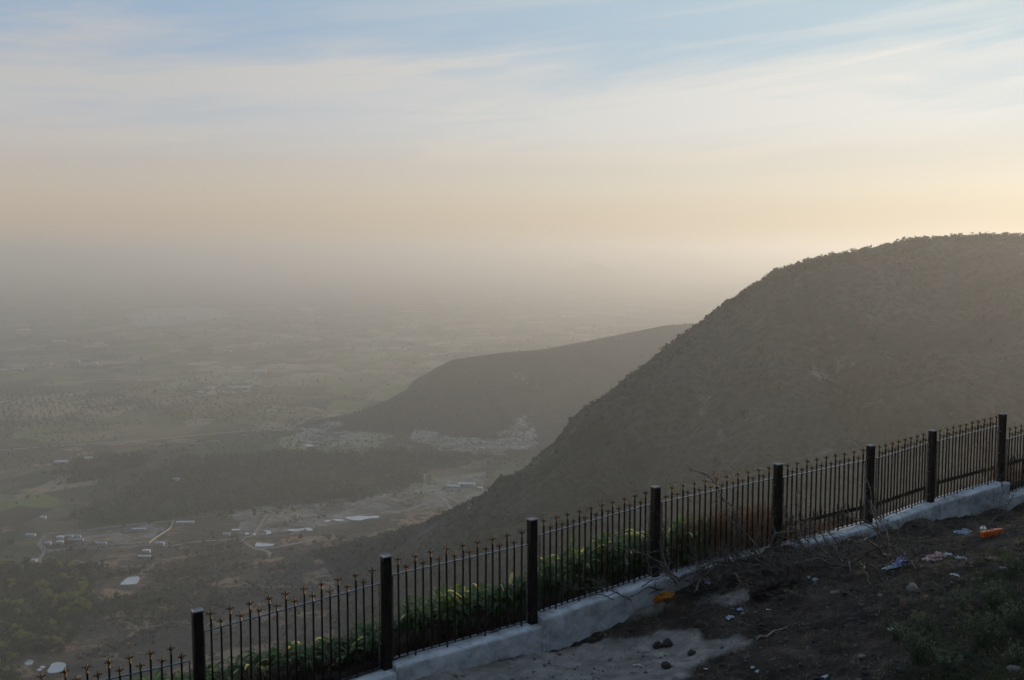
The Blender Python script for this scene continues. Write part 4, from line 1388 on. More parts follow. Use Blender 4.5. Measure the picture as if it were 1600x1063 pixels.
def twig_litter():
    rs = np.random.RandomState(14); b = MB(); n = 0
    while n < 1150:
        s = rs.uniform(-1, 14.5); p = abs(rs.randn()) * 2.2 + .25
        X = A0.x + s * FD.x + p * FN.x; Y = A0.y + s * FD.y + p * FN.y
        if s < 3 and rs.rand() < .75: continue
        n += 1
        z = float(zfine(np.array([X]), np.array([Y]))[0]); a = rs.rand() * 6.28; l = .06 + .3 * rs.rand() ** 2
        q = [Vector((X, Y, z + .012))]
        for i in range(3):
            a += rs.randn() * .35; q.append(q[-1] + Vector((math.cos(a) * l / 3, math.sin(a) * l / 3, rs.randn() * .012 + .004)))
        b.tube(q, [.0035, .003, .0025, .0015], 4)
    o = b.build('twig_litter', simple('bleached_twig', (.06, .045, .033), (.20, .16, .12), 3, .9)); tag(o, 'broken twigs strewn over the near soil', 'twigs', kind='stuff')
twig_litter()

rs = np.random.RandomState(31); pts = []
while len(pts) < 2300:
    s = rs.uniform(-2, 15); p = rs.uniform(.22, 8.5)
    X = A0.x + s * FD.x + p * FN.x; Y = A0.y + s * FD.y + p * FN.y
    pm = float(path_mask(np.array([X]), np.array([Y]))[0])
    dens = .10 + .9 * float(sstep(3.5, 8.0, np.array(s + .55 * p))) * (.55 + .5 * float(vnoise(X / .9, Y / .9)))
    if p < .5: dens += .3
    if pm > .3 or rs.rand() > dens: continue
    pts.append((X, Y, float(zfine(np.array([X]), np.array([Y]))[0]) - .005))
grass_stuff('dry_grass', pts, simple('dry_grass_blade', (.07, .052, .028), (.24, .18, .10), 2, .85, trans=.3), (.02, .13), (.0012, .003), 11, 'short dry grass tufts on the near soil', 'dry grass', 6)
pts = []
while len(pts) < 900:
    px = rs.uniform(1380, 1640); py = rs.uniform(860, 1075)
    if rs.rand() > .25 + .75 * sstep(1420, 1560, np.array(px + .6 * (py - 960))): continue
    c = fore_hit(px, py); pts.append((c.x, c.y, c.z - .005))
grass_stuff('green_grass', pts, simple('green_grass_blade', (.030, .042, .016), (.075, .085, .030), 2, .8, trans=.3), (.03, .12), (.0018, .004), 12, 'low green grass creeping over the soil at the right', 'grass', 16)

M_HERB = simple('herb_leaf', (.022, .040, .016), (.055, .075, .032), 10, .7, trans=.35)
M_HERBF = simple('herb_flower', (.13, .14, .06), (.22, .22, .11), 20, .7, trans=.3)


def herb(px, py, h, sp, n, seed, label):
    c = fore_hit(px, py); rnd = random.Random(seed); root = empty('wild_herb', c - Vector((0, 0, .01))); tag(root, label, 'herb', None)
    st = MB(); lf = MB(); fl = MB()
    def sprig(b, q, r, m=0):
        w = Vector((rnd.uniform(-1, 1), rnd.uniform(-1, 1), rnd.uniform(-.3, 1))).normalized() * r; v = w.orthogonal().normalized() * r * .35
        b.add([q, q + w * .5 + v, q + w, q + w * .5 - v], [(0, 1, 2, 3)], m)
    for k in range(n):
        az = rnd.uniform(0, 6.28); d = Vector((math.cos(az), math.sin(az), 0)); hh = h * rnd.uniform(.55, 1.05); ss = sp * rnd.uniform(.3, 1.1)
        p0 = d * rnd.uniform(0, .03); p1 = d * ss * .45 + Vector((0, 0, hh * .6)); p2 = d * ss + Vector((0, 0, hh))
        st.tube([p0, p1, p2], [.003, .0022, .0012], 4)
        for j in range(26):
            t = rnd.uniform(.08, 1); q = p0.lerp(p1, t * 2) if t < .5 else p1.lerp(p2, t * 2 - 1)
            sprig(lf, q, rnd.uniform(.012, .030))
        for j in range(rnd.randint(2, 5)):
            t = rnd.uniform(.55, .98); q = p1.lerp(p2, t * 2 - 1)
            a2 = rnd.uniform(0, 6.28); e = q + Vector((math.cos(a2) * .05, math.sin(a2) * .05, rnd.uniform(.03, .08)))
            st.tube([q, e], [.0015, .001], 3)
            for _ in range(7): sprig(lf, e + Vector((rnd.gauss(0, .008), rnd.gauss(0, .008), rnd.gauss(0, .008))), rnd.uniform(.008, .018), 1)
            for _ in range(3): sprig(lf, e, .02)
    st.build('stem', M_STEM, root); lf.build('leaves', [M_HERB, M_HERBF], root)


herb(1432, 1040, .42, .24, 26, 1, 'pale-tipped green herb, left one of the two large ones at lower right')
herb(1535, 1012, .46, .30, 40, 2, 'bushy pale-tipped green herb, the larger one at lower right')
herb(1548, 955, .34, .22, 20, 3, 'green herb behind the bushy pale-tipped one')
herb(1592, 985, .36, .22, 22, 4, 'green herb cut by the right edge, beside the bushy one')
herb(1480, 1052, .22, .2, 18, 5, 'low green herb between the two pale-tipped ones at the bottom edge')
herb(1578, 905, .24, .18, 16, 6, 'small yellowish herb on the slope at the right edge')
herb(1500, 958, .26, .16, 12, 7, 'thin sprawling herb above the left pale-tipped one')
herb(888, 997, .12, .14, 12, 8, 'small yellow-green weed at the foot of the white wall')
herb(1400, 1000, .16, .12, 8, 9, 'tiny pale herb just left of the left pale-tipped one')
herb(1440, 990, .2, .15, 10, 10, 'thin pale herb just behind the left pale-tipped one')
herb(1590, 1040, .2, .2, 14, 11, 'low green herb beside the flat grey stone')
# ------------------------------------------------------------------ trees, scrub, houses, ponds and tracks of the valley
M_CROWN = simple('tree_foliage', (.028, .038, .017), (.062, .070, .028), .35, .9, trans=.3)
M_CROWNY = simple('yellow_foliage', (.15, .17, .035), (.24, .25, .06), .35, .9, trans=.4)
M_SCRUB = simple('scrub_foliage', (.022, .028, .014), (.085, .074, .042), .022, .95, trans=.2)
M_TRUNK = simple('grey_bark', (.06, .05, .04), (.12, .10, .08), 1.0, .95)


def quads_cloud(C, Rxy, Rz, nq, qs, seed):
    """many small randomly turned leaf clumps spread through an uneven crown volume"""
    rs = np.random.RandomState(seed)
    C = np.asarray(C, float); n = len(C)
    P = rs.randn(n, nq, 3); P /= np.linalg.norm(P, axis=-1, keepdims=True)
    rad = rs.rand(n, nq, 1) ** .4
    P = P * rad
    P[..., 0] *= np.reshape(Rxy, (n, 1)); P[..., 1] *= np.reshape(Rxy, (n, 1)); P[..., 2] *= np.reshape(Rz, (n, 1))
    P += C[:, None, :]
    P = P.reshape(-1, 3); m = len(P)
    q = np.repeat(np.reshape(qs, (n, 1)) * np.ones((n, nq)), 1, 0).reshape(-1, 1) * (.5 + rs.rand(m, 1))
    A = rs.randn(m, 3); A /= np.linalg.norm(A, axis=1, keepdims=True)
    B = np.cross(A, rs.randn(m, 3)); B /= np.linalg.norm(B, axis=1, keepdims=True)
    A *= q; B *= q * .8
    V = np.stack([P - A, P - B * .9, P + A * .9, P + B], 1).reshape(-1, 3)
    Q = np.arange(m)[:, None] * 4 + np.array([[0, 1, 2, 3]])
    return V, Q


def tree_protos(n, nq, seed, wide=1., q=.42):
    out = []
    for k in range(n):
        r = np.random.RandomState(seed + k)
        nb = 7
        C = np.stack([r.randn(nb) * .22 * wide, r.randn(nb) * .22 * wide, .58 + r.randn(nb) * .16], -1); rr = .16 + .13 * r.rand(nb)
        V, Q = quads_cloud(C, rr * wide, rr * .8, nq // nb, np.full(nb, .055 * q / .42), seed + k + 99)
        t = MB(); t.tube([(0, 0, -.05), (.01, .01, .2), (.03, -.01, .42), (.02, .02, .6)], [.035, .028, .02, .008], 6)
        for j in range(5):
            a = r.rand() * 6.28; z = .25 + .25 * r.rand()
            t.tube([(0.01, 0, z), (math.cos(a) * .12, math.sin(a) * .12, z + .15), (math.cos(a) * .24 * wide, math.sin(a) * .24 * wide, z + .26)], [.016, .010, .004], 5)
        out.append((V, Q, t))
    return out


def merge_tree(name, proto, mc, scale=1):
    V, Q, t = proto
    v2 = np.array([tuple(v) for v in t.v]); off = len(V)
    verts = [tuple(v) for v in V] + [tuple(v) for v in v2]
    faces = [tuple(int(i) for i in q) for q in Q] + [tuple(i + off for i in f) for f in t.f]
    me = bpy.data.meshes.new(name); me.from_pydata(verts, [], faces); me.materials.append(mc); me.materials.append(M_TRUNK)
    me.polygons.foreach_set('material_index', np.array([0] * len(Q) + [1] * len(t.f), np.int32)); me.update()
    return me


PONDS = []
def tri_fan(name, pxs, mat, lift, kind, label=None, cat=None):
    P = [ground_at(*p) for p in pxs]; c = sum((p for p in P), Vector()) / len(P); z = max(p.z for p in P) + lift; PONDS.append((c.x, c.y, max((p - c).length for p in P) * 1.25 + 4))
    rnd = random.Random(int(c.x)); V = []
    # smooth closed outline through the points
    n = len(P)
    for i in range(n):
        p0, p1, p2, p3 = P[i - 1], P[i], P[(i + 1) % n], P[(i + 2) % n]
        for k in range(5):
            t = k / 5
            q = .5 * ((2 * p1) + (p2 - p0) * t + (2 * p0 - 5 * p1 + 4 * p2 - p3) * t * t + (3 * p1 - p0 - 3 * p2 + p3) * t ** 3)
            r = (q - c) * (1 + rnd.uniform(-.04, .04)) + c; V.append((r.x - c.x, r.y - c.y, 0))
    m = len(V); V2 = V + [(x_, y_, -1.2) for x_, y_, _ in V]
    o = mesh_obj(name, V2, [tuple(range(m))] + [(i, i + m, (i + 1) % m + m, (i + 1) % m) for i in range(m)], mat, None, loc=Vector((c.x, c.y, z)))
    o.data.validate(); tag(o, kind=kind); return o


M_WATER = simple('silty_water', (.30, .30, .29), (.38, .38, .37), .03, .12, spec=1.0)
for pts in [
 [(188, 914), (200, 904), (216, 902), (218, 906), (212, 913), (196, 914.5)],
 [(74.5, 1052), (82, 1038.6), (95.5, 1036.7), (103, 1039.5), (101, 1047), (90, 1052)],
 [(38, 1038.6), (43, 1033), (51, 1033), (50.6, 1037.6), (44, 1040)],
 [(57, 1048), (62, 1046), (66, 1047), (61, 1049.5)], [(62, 1044), (66, 1042), (71, 1043), (67, 1045)],
 [(399, 852.6), (402.5, 849), (414, 850.5), (427.6, 851), (424, 854), (401, 855)],
 [(448, 830), (455, 827.5), (464, 828.2), (474.7, 826.4), (474.7, 828.6), (461.6, 830.8)],
 [(477, 826.4), (483.4, 825.8), (489, 829), (481, 830)],
 [(412, 830), (422, 830.8), (423, 834), (415.6, 835.8), (417, 832.6)],
 [(362, 827.5), (374, 827.5), (375, 829), (364, 830)],
 [(539, 809), (551, 808.2), (560, 806.4), (575, 807.5), (588, 806.7), (593, 809.6), (577.5, 811), (560, 814), (545, 812)],
 [(520, 813), (528, 811.8), (537, 813), (530, 815.4)],
 [(476, 696), (484, 695.4), (490, 697), (481, 698.4)],
 [(383, 834), (388, 833), (389, 835.5), (384, 836)], [(395, 835), (399, 834.4), (400, 836.5), (396, 837)],
 [(486, 756), (520, 753), (520, 754.6), (488, 757.5)][:0] or [(505, 815), (512, 813.4), (516, 815), (509, 816.6)]]:
    tri_fan('pond', pts, M_WATER, .8, 'structure')


def off_pond(x, y):
    k = np.ones(np.shape(x), bool)
    for cx, cy, r in PONDS: k &= ((x - cx) ** 2 + ((y - cy + r * .5) * .7) ** 2) > (r * 1.2) ** 2
    return k


PR = tree_protos(5, 420, 10)
PRW = tree_protos(4, 150, 40, 1.3)
ME_D = [merge_tree('tree', p, M_CROWN) for p in PR]
ME_Y = [merge_tree('tree', p, M_CROWNY) for p in PR]
ME_S = [merge_tree('tree', p, M_SCRUB) for p in PRW]


def place(me, name, x, y, z, h, w, label, cat, group, seed):
    o = bpy.data.objects.new(name, me); COL.objects.link(o); r = random.Random(seed)
    o.location = (x, y, z); o.scale = (h * w, h * w, h); o.rotation_euler = (0, 0, r.uniform(0, 6.28))
    tag(o, label, cat, group); return o


def part_tree(x, y, z, h, w, label, group, seed, yellow):
    """nearest valley trees: trunk and crown as parts"""
    root = empty('valley_tree', (x, y, z)); tag(root, label, 'tree', group)
    k = seed % 5; V, Q, t = PR[k]
    key = ('c', k, yellow)
    if key not in _PT:
        c = np_mesh('crown', V, Q, M_CROWNY if yellow else M_CROWN, False); tr = t.build('trunk', M_TRUNK)
        c.parent = root; tr.parent = root; _PT[key] = (c, tr)
    else:
        c = _PT[key][0].copy(); tr = _PT[key][1].copy()
        COL.objects.link(c); COL.objects.link(tr); c.parent = root; tr.parent = root
    root.scale = (h * w, h * w, h); root.rotation_euler = (0, 0, random.Random(seed).uniform(0, 6.28))


_PT = {}
rnd = random.Random(77)
# bright pair of clumps and the dark grove at the lower left
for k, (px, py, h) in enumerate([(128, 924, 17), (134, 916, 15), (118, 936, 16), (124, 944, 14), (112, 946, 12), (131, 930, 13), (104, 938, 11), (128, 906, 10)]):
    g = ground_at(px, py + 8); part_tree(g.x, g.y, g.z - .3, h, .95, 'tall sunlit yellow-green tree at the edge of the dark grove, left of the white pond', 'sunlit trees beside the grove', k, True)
k = 100; cnt = 0
while cnt < 190:
    px = rnd.uniform(-10, 165); py = rnd.uniform(885, 1070)
    edge = 150 - max(0, (py - 930)) * .55
    if px > edge + rnd.uniform(-12, 14): continue
    if 25 < px < 120 and py > 1022: continue
    g = ground_at(px, py)
    if not bool(off_pond(g.x, g.y)): continue
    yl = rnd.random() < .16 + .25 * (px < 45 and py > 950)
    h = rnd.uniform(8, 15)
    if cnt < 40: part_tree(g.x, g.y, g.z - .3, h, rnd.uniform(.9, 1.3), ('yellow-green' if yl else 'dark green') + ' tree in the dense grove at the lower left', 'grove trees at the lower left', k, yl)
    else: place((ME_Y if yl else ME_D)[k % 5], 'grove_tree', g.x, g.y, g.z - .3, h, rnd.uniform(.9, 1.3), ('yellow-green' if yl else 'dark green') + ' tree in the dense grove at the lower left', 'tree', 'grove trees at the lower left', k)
    k += 1; cnt += 1
# single trees across the near fields
cnt = 0
while cnt < 100:
    px = rnd.uniform(0, 600); py = rnd.uniform(700, 960)
    if py > 1020 - px * .3: continue
    if 66 < px < 268 and 818 < py < 860: continue
    if fbm(np.array([px / 50.]), np.array([py / 12.]), 3)[0] < rnd.uniform(-.5, .6): continue
    g = ground_at(px, py)
    if not bool(off_pond(g.x, g.y)): continue
    place(ME_D[k % 5] if rnd.random() < .85 else ME_Y[k % 5], 'field_tree', g.x, g.y, g.z - .3, rnd.uniform(4, 9), rnd.uniform(1, 1.5), 'small dark tree standing alone in the valley fields', 'tree', 'scattered trees in the valley fields', k)
    k += 1; cnt += 1


# trees and bushes along the skyline of the nearer hill and its slope
def along_crest(C, n, hr, xr, seed, label, group, spread=10):
    r = random.Random(seed); seg = [(a, b) for a, b in zip(C[:-1], C[1:])]
    cum = [0]
    for a, b in seg: cum.append(cum[-1] + math.hypot(b[0] - a[0], b[1] - a[1]))
    made = 0; tries = 0
    while made < n and tries < 4000:
        tries += 1
        s = r.uniform(0, cum[-1]); j = max(i for i in range(len(seg)) if cum[i] <= s); a, b = seg[j]; t = (s - cum[j]) / (cum[j + 1] - cum[j])
        x = a[0] + (b[0] - a[0]) * t + r.gauss(0, spread); y = a[1] + (b[1] - a[1]) * t + r.gauss(0, spread)
        if not (xr[0] < x / y < xr[1]): continue
        if vnoise(np.array([s / 28.]), np.array([3.]))[0] < r.uniform(-.9, .3): continue
        h = hr[0] + (hr[1] - hr[0]) * r.random() ** 2.2
        place(ME_S[made % 4], 'hilltop_tree', x, y, tz(x, y) - .3, h, r.uniform(.8, 1.5), label, 'tree', group, seed + made); made += 1


along_crest(CA, 150, (2.2, 6.5), (-.1, .54), 1, 'small dark tree on the skyline of the nearer hill', 'trees along the nearer skyline', 9)
along_crest(CB, 26, (4, 9), (-.14, .2), 300, 'tiny tree on the crest of the farther ridge', 'trees along the farther ridge', 12)


def scatter_stuff(name, C, rxy, rz, nq, qs, mat, label, cat, seed):
    V, Q = quads_cloud(C, rxy, rz, nq, qs, seed)
    o = np_mesh(name, V, Q, mat, False); tag(o, label, cat, kind='stuff')


# scrub on the slopes
rs = np.random.RandomState(9)
def hill_scrub(C, n, seed, smax_, span, sizes, name, label, nq):
    rs = np.random.RandomState(seed); pts = []
    t = rs.rand(n) * (len(C) - 1); j = t.astype(int); f = (t - j)[:, None]
    base = C[j] * (1 - f) + C[np.minimum(j + 1, len(C) - 1)] * f
    back = rs.rand(n) ** .9 * span
    x = base[:, 0] + rs.randn(n) * 12 - back * .10; y = base[:, 1] - back
    keep = (y > 260) & (np.abs(x / y) < .6) & (fbm(x / 70., y / 70., 4, .6) > rs.uniform(-.55, .6, n)); x, y = x[keep], y[keep]
    z = terrain(x, y); h = sizes[0] + (sizes[1] - sizes[0]) * rs.rand(len(x)) ** 3
    scatter_stuff(name, np.stack([x, y, z + h * .4], -1), h * .8, h * .5, nq, h * .30, M_SCRUB, label, 'scrub', seed)


hill_scrub(CA, 24000, 2, 0, 700, (.8, 4.6), 'hill_scrub', 'dense thorny scrub covering the nearer hill', 12)
hill_scrub(CB, 3500, 3, 0, 420, (2.0, 5.5), 'ridge_scrub', 'scrub covering the farther ridge', 8)


hill_scrub(CA, 6000, 21, 0, 34, (1.4, 5.0), 'crest_scrub', 'bushes crowded along the crest of the nearer hill', 14)


def poly_fill(poly_px, n, seed, rows=None):
    wp = np.array(world_poly(poly_px)); rs = np.random.RandomState(seed)
    lo, hi = wp.min(0), wp.max(0); out = []
    if rows:
        a = R(28); c, s = math.cos(a), math.sin(a); ext = max(hi - lo); cx, cy = (lo + hi) / 2
        g = np.arange(-ext, ext, rows[0]); g2 = np.arange(-ext, ext, rows[1]); U, V_ = np.meshgrid(g, g2)
        U = U.ravel() + rs.randn(U.size) * 2.6; V_ = V_.ravel() + rs.randn(V_.size) * 2.6
        x = cx + U * c - V_ * s; y = cy + U * s + V_ * c
        k = pip(x, y, [tuple(p) for p in wp]) & (rs.rand(len(x)) < .8) & (fbm(x / 110., y / 110., 3) > -.45)
    else:
        x = rs.uniform(lo[0], hi[0], n); y = rs.uniform(lo[1], hi[1], n)
        k = pip(x + 30 * fbm(x / 50., y / 50., 3), y + 30 * fbm(x / 50. + 9, y / 50., 3), [tuple(p) for p in wp])
    x, y = x[k], y[k]
    return x, y, terrain(x, y)


_a = poly_fill(WOOD[0][0], 10000, 5); _b = poly_fill(WOOD[1][0], 1700, 6)
x, y, z = [np.concatenate([u_, v_]) for u_, v_ in zip(_a, _b)]
k_ = fbm(x / 90. + 4, y / 60., 4) > -.55; x, y, z = x[k_], y[k_], z[k_]
h = (4 + 11 * rs.rand(len(x))) * (.8 + .35 * vnoise(x / 70., y / 70.))
scatter_stuff('plantation', np.stack([x, y, z + h * .5], -1), np.full(len(x), 2.6), h * .5, 12, h * .13, M_CROWN, 'dark plantation wood filling the middle of the valley', 'woodland', 5)
for kk, (poly, rw) in enumerate((([(0, 612), (230, 608), (440, 616), (470, 640), (330, 662), (0, 672)], (17, 24)), ([(130, 600), (240, 598), (330, 604), (300, 612), (120, 612)], (20, 28)))):
    x, y, z = poly_fill(poly, 0, 6 + kk, rw); h = 5.5 + 4 * rs.rand(len(x))
    scatter_stuff('orchard', np.stack([x, y, z + h * .5], -1), h * .55, h * .5, 9, h * .26, M_CROWN if kk == 0 else M_CROWNY, 'rows of orchard trees far across the plain' if kk == 0 else 'yellow-green orchard strip beyond the orchard rows', 'orchard', 7 + kk)
# scattered trees and bushes, hedges over the plain
n = 26000
u = rs.rand(n); py = 425 + (1000 - 425) * u ** .9; px = rs.uniform(-20, 1000, n)
d = H0 * F / (py - HZ); xx = (px - 800) / F * d; yy = d
f_ = fbm(xx / 260., yy / 200., 5, .6) + .25 * fbm(xx / 45., yy / 40., 3)
k_ = (f_ > rs.uniform(-.35, .75, n)) & (yy > 760) & off_pond(xx, yy)
xx, yy = xx[k_], yy[k_]; zz = terrain(xx, yy); k_ = zz < 60; xx, yy, zz = xx[k_], yy[k_], zz[k_]
h = (2.0 + 5.5 * rs.rand(len(xx)) ** 1.6) * np.clip(yy / 2600, .8, 2.2)
scatter_stuff('valley_bushes', np.stack([xx, yy, zz + h * .42], -1), h * .6, h * .5, 8, h * .30, M_CROWN, 'countless bushes and hedges dotted over the plain', 'bushes', 12)
# finer scrub in the near valley
n = 17000
px = rs.uniform(-20, 700, n); py = rs.uniform(860, 1063, n); d = H0 * F / (py - HZ); xx = (px - 800) / F * d; yy = d
k_ = (fbm(xx / 60., yy / 60., 4) > rs.uniform(-.3, .6, n)) & off_pond(xx, yy); xx, yy = xx[k_], yy[k_]; zz = terrain(xx, yy)
h = .8 + 3.4 * rs.rand(len(xx)) ** 2.4
scatter_stuff('thorn_scrub', np.stack([xx, yy, zz + h * .4], -1), h * .7, h * .5, 9, h * .28, M_SCRUB, 'low thorn scrub on the reddish ground below the lookout', 'scrub', 13)

# ---------------- buildings
M_PLAST = simple('pale_plaster', (.24, .23, .21), (.36, .35, .33), .4, .9)
M_TIN = simple('tin_roof', (.20, .22, .25), (.34, .36, .39), .5, .5)
M_WHR = simple('white_sheet', (.36, .38, .40), (.54, .55, .56), .4, .6)
M_TILE = simple('clay_roof', (.24, .11, .06), (.34, .17, .10), .5, .9)
M_DARK = simple('dark_opening', (.02, .02, .02), (.03, .03, .03), 1, .6)
M_CONC = simple('compound_wall_plaster', (.20, .19, .18), (.32, .31, .29), .2, .9)


def house(px, py, w, d, h, rot, label, roof=None, name='shed', cat='shed', gable=True):
    g = ground_at(px, py); root = empty(name, (g.x, g.y, g.z - .2), R(rot)); tag(root, label, cat)
    b = MB().box((-w / 2, -d / 2, 0), (w / 2, d / 2, h)); b.build('wall', M_PLAST, root)
    r = MB(); e = .4
    if gable:
        rh = d * .22
        sec = [(-d / 2 - e, h + .02), (0, h + rh), (d / 2 + e, h + .02), (d / 2 + e, h + .16), (0, h + rh + .16), (-d / 2 - e, h + .16)]
        vs = [(x_, y_, z_) for x_ in (-w / 2 - e, w / 2 + e) for y_, z_ in sec]
        r.add(vs, [(0, 1, 2, 3, 4, 5), (11, 10, 9, 8, 7, 6)] + [(i, i + 6, (i + 1) % 6 + 6, (i + 1) % 6) for i in range(6)])
        r.add([(-w / 2, -d / 2, h + .003), (-w / 2, d / 2, h + .003), (-w / 2, 0, h + rh)], [(0, 1, 2)]); r.add([(w / 2, -d / 2, h + .003), (w / 2, d / 2, h + .003), (w / 2, 0, h + rh)], [(0, 2, 1)])
    else:
        r.box((-w / 2 - .2, -d / 2 - .2, h + .003), (w / 2 + .2, d / 2 + .2, h + .3))
        r.box((-w * .2, -d * .2, h + .3), (w * .05, d * .1, h + 1.5))
    r.build('roof', roof or M_TIN, root)
    n = max(1, int(w / 4))
    for i in range(n):
        x_ = -w / 2 + w * (i + .5) / n
        if i == 0:
            MB().box((x_ - .5, -d / 2 - .04, 0), (x_ + .5, -d / 2 - .003, 2.1)).build('door', M_DARK, root)
        else:
            MB().box((x_ - .6, -d / 2 - .04, 1.0), (x_ + .6, -d / 2 - .003, 2.1)).build('window', M_DARK, root)


HS = [
 (94, 843, 9, 7, 4.5, 8, 'taller flat-roofed white block inside the walled compound', M_WHR, 0),
 (94, 850, 9, 6, 4, 8, 'lower white block in front of the taller one in the compound', M_WHR, 0),
 (108, 840, 9, 6, 3.2, 8, 'pale shed right of the tall white block in the compound', M_TIN, 1),
 (75, 851, 8, 7, 3.5, 5, 'square pale building in the left corner of the compound', M_TIN, 0),
 (119, 846, 20, 5, 3, 6, 'long low pale roof in the middle of the compound', M_TIN, 1),
 (121, 840, 9, 5, 2.8, 6, 'small dull shed behind the long low roof in the compound', M_TIN, 1),
 (158, 851, 14, 6, 3, 6, 'flat dull shed against the front wall of the compound', M_TIN, 1),
 (217, 829, 19, 5, 3, 5, 'long white shed near the right end of the compound', M_WHR, 1),
 (250, 852, 11, 8, 4, 5, 'pale building just outside the right corner of the compound', M_TIN, 0),
 (229, 864, 10, 7, 4, 5, 'white house below the right corner of the compound', M_WHR, 0),
 (226, 870.5, 16, 5, 1.8, 3, 'low white plastic tunnel below the white house', M_WHR, 1),
 (149, 884, 14, 7, 3, 10, 'white-roofed farmhouse among trees below the compound', M_WHR, 1),
 (12, 918, 9, 5, 3, 4, 'small white-roofed hut in the dark grove at far left', M_WHR, 1),
 (48, 838, 13, 7, 3, 4, 'dull shed left of the compound wall', M_TIN, 1),
 (49, 878, 14, 8, 3, 4, 'grey ruin-like shed left of the track below the compound', M_TIN, 0),
 (68, 811, 8, 6, 3.5, 4, 'small pale house above the left end of the compound', M_WHR, 1),
 (96, 724, 24, 8, 4, 4, 'long pale barn left of the upper dark wood', M_WHR, 1),
 (138, 718, 15, 7, 4, 4, 'pale barn at the edge of the upper dark wood', M_WHR, 1),
 (203, 715, 20, 8, 4, 4, 'pale shed inside the upper dark wood', M_TIN, 1),
 (274, 751, 14, 7, 3.5, 4, 'small shed between the dark wood belts', M_TIN, 1),
 (282, 819, 11, 6, 3.5, 4, 'left one of the two pale sheds right of the compound', M_WHR, 1),
 (296, 818.5, 14, 6, 3.2, 4, 'right one of the two pale sheds right of the compound', M_WHR, 1),
 (354, 837, 10, 6, 3.5, 4, 'grey hut beside the track, left of the puddles', M_TIN, 1),
 (729, 760, 30, 9, 5, -6, 'longest white shed at the foot of the nearer hill', M_WHR, 1),
 (709, 762.5, 22, 8, 4, -6, 'pale shed left of the longest shed at the hill foot', M_WHR, 1),
 (750, 765, 9, 7, 4, -6, 'small bright hut right of the longest shed at the hill foot', M_WHR, 0),
 (37, 518, 60, 16, 9, 4, 'pale works building far out on the plain at left', M_WHR, 1),
 (92, 535, 60, 14, 7, 4, 'long pale roof far out on the plain, right of the works building', M_WHR, 1),
 (121, 567, 18, 12, 9, 4, 'left white house of the far village', M_WHR, 0),
 (148, 570, 20, 12, 10, 4, 'right white house of the far village', M_WHR, 0),
 (328, 609, 22, 12, 8, 4, 'warm-lit house beside the distant orchards', M_WHR, 0),
 (314, 615.5, 22, 10, 6, 4, 'pale house lower left of the warm-lit distant one', M_WHR, 0),
 (375, 607, 60, 9, 5, 4, 'long low roofs right of the warm-lit distant house', M_WHR, 1),
 (75, 571, 30, 12, 6, 4, 'grey building in the far village', M_TIN, 1),
 (28, 579, 34, 12, 6, 4, 'pale building at the left of the far village', M_TIN, 1),
 (3, 580, 30, 12, 6, 4, 'pale building cut by the left edge in the far village', M_TIN, 1),
 (358, 551, 22, 14, 9, 4, 'lone far house above the yellow-green fields', M_WHR, 0),
 (283, 499, 90, 40, 20, 4, 'pale block in the distant quarry dust', M_PLAST, 0),
 (407, 583, 40, 14, 9, 4, 'far shed on the bare patch right of the orchards', M_WHR, 1)]
for (px, py, w, d_, h_, rot, lab, rf, ga) in HS:
    house(px, py, w, d_, h_, rot, lab, rf, 'shed' if ga else 'house', 'shed' if ga else 'house', bool(ga))


def ribbon_wall(name, pxs, h, w, label, closed=False, cat='wall'):
    P = [ground_at(*p) for p in pxs]; base = P[0].copy(); b = MB()
    Q_ = []
    for a, c in zip(P[:-1], P[1:]):
        n = max(1, int((c - a).length / 12)); Q_ += [a.lerp(c, i / n) for i in range(n)]
    Q_.append(P[-1])
    for q in Q_: q.z = tz(q.x, q.y)
    for a, c in zip(Q_[:-1], Q_[1:]):
        t = (c - a); t.z = 0; t.normalize(); s = Vector((-t.y, t.x, 0)) * w / 2
        vs = []
        for q in (a - base, c - base): vs += [q - s - Vector((0, 0, .3)), q + s - Vector((0, 0, .3)), q + s + Vector((0, 0, h)), q - s + Vector((0, 0, h))]
        b.add(vs, [(0, 1, 5, 4), (1, 2, 6, 5), (2, 3, 7, 6), (3, 0, 4, 7)])
        b.box((vs[0].x - w * .4, vs[0].y - w * .4, vs[0].z), (vs[0].x + w * .5, vs[0].y + w * .5, vs[0].z + h + .7))
    o = b.build(name, M_CONC, None, False, base); tag(o, label, cat)


ribbon_wall('compound_wall', [(70, 837), (120, 832), (190, 823), (271, 815), (266, 827), (247, 839), (232, 850), (160, 855), (70, 862), (70, 837)], 2.4, .5, 'pale wall enclosing the long walled compound at the left')
ribbon_wall('boundary_wall', [(418, 798), (450, 794), (489, 791.5), (502, 803)], 2.2, .5, 'pale boundary wall bending at a corner, above the puddles')


M_TRACK = simple('dusty_track', (.17, .145, .12), (.25, .215, .18), .08, .95)


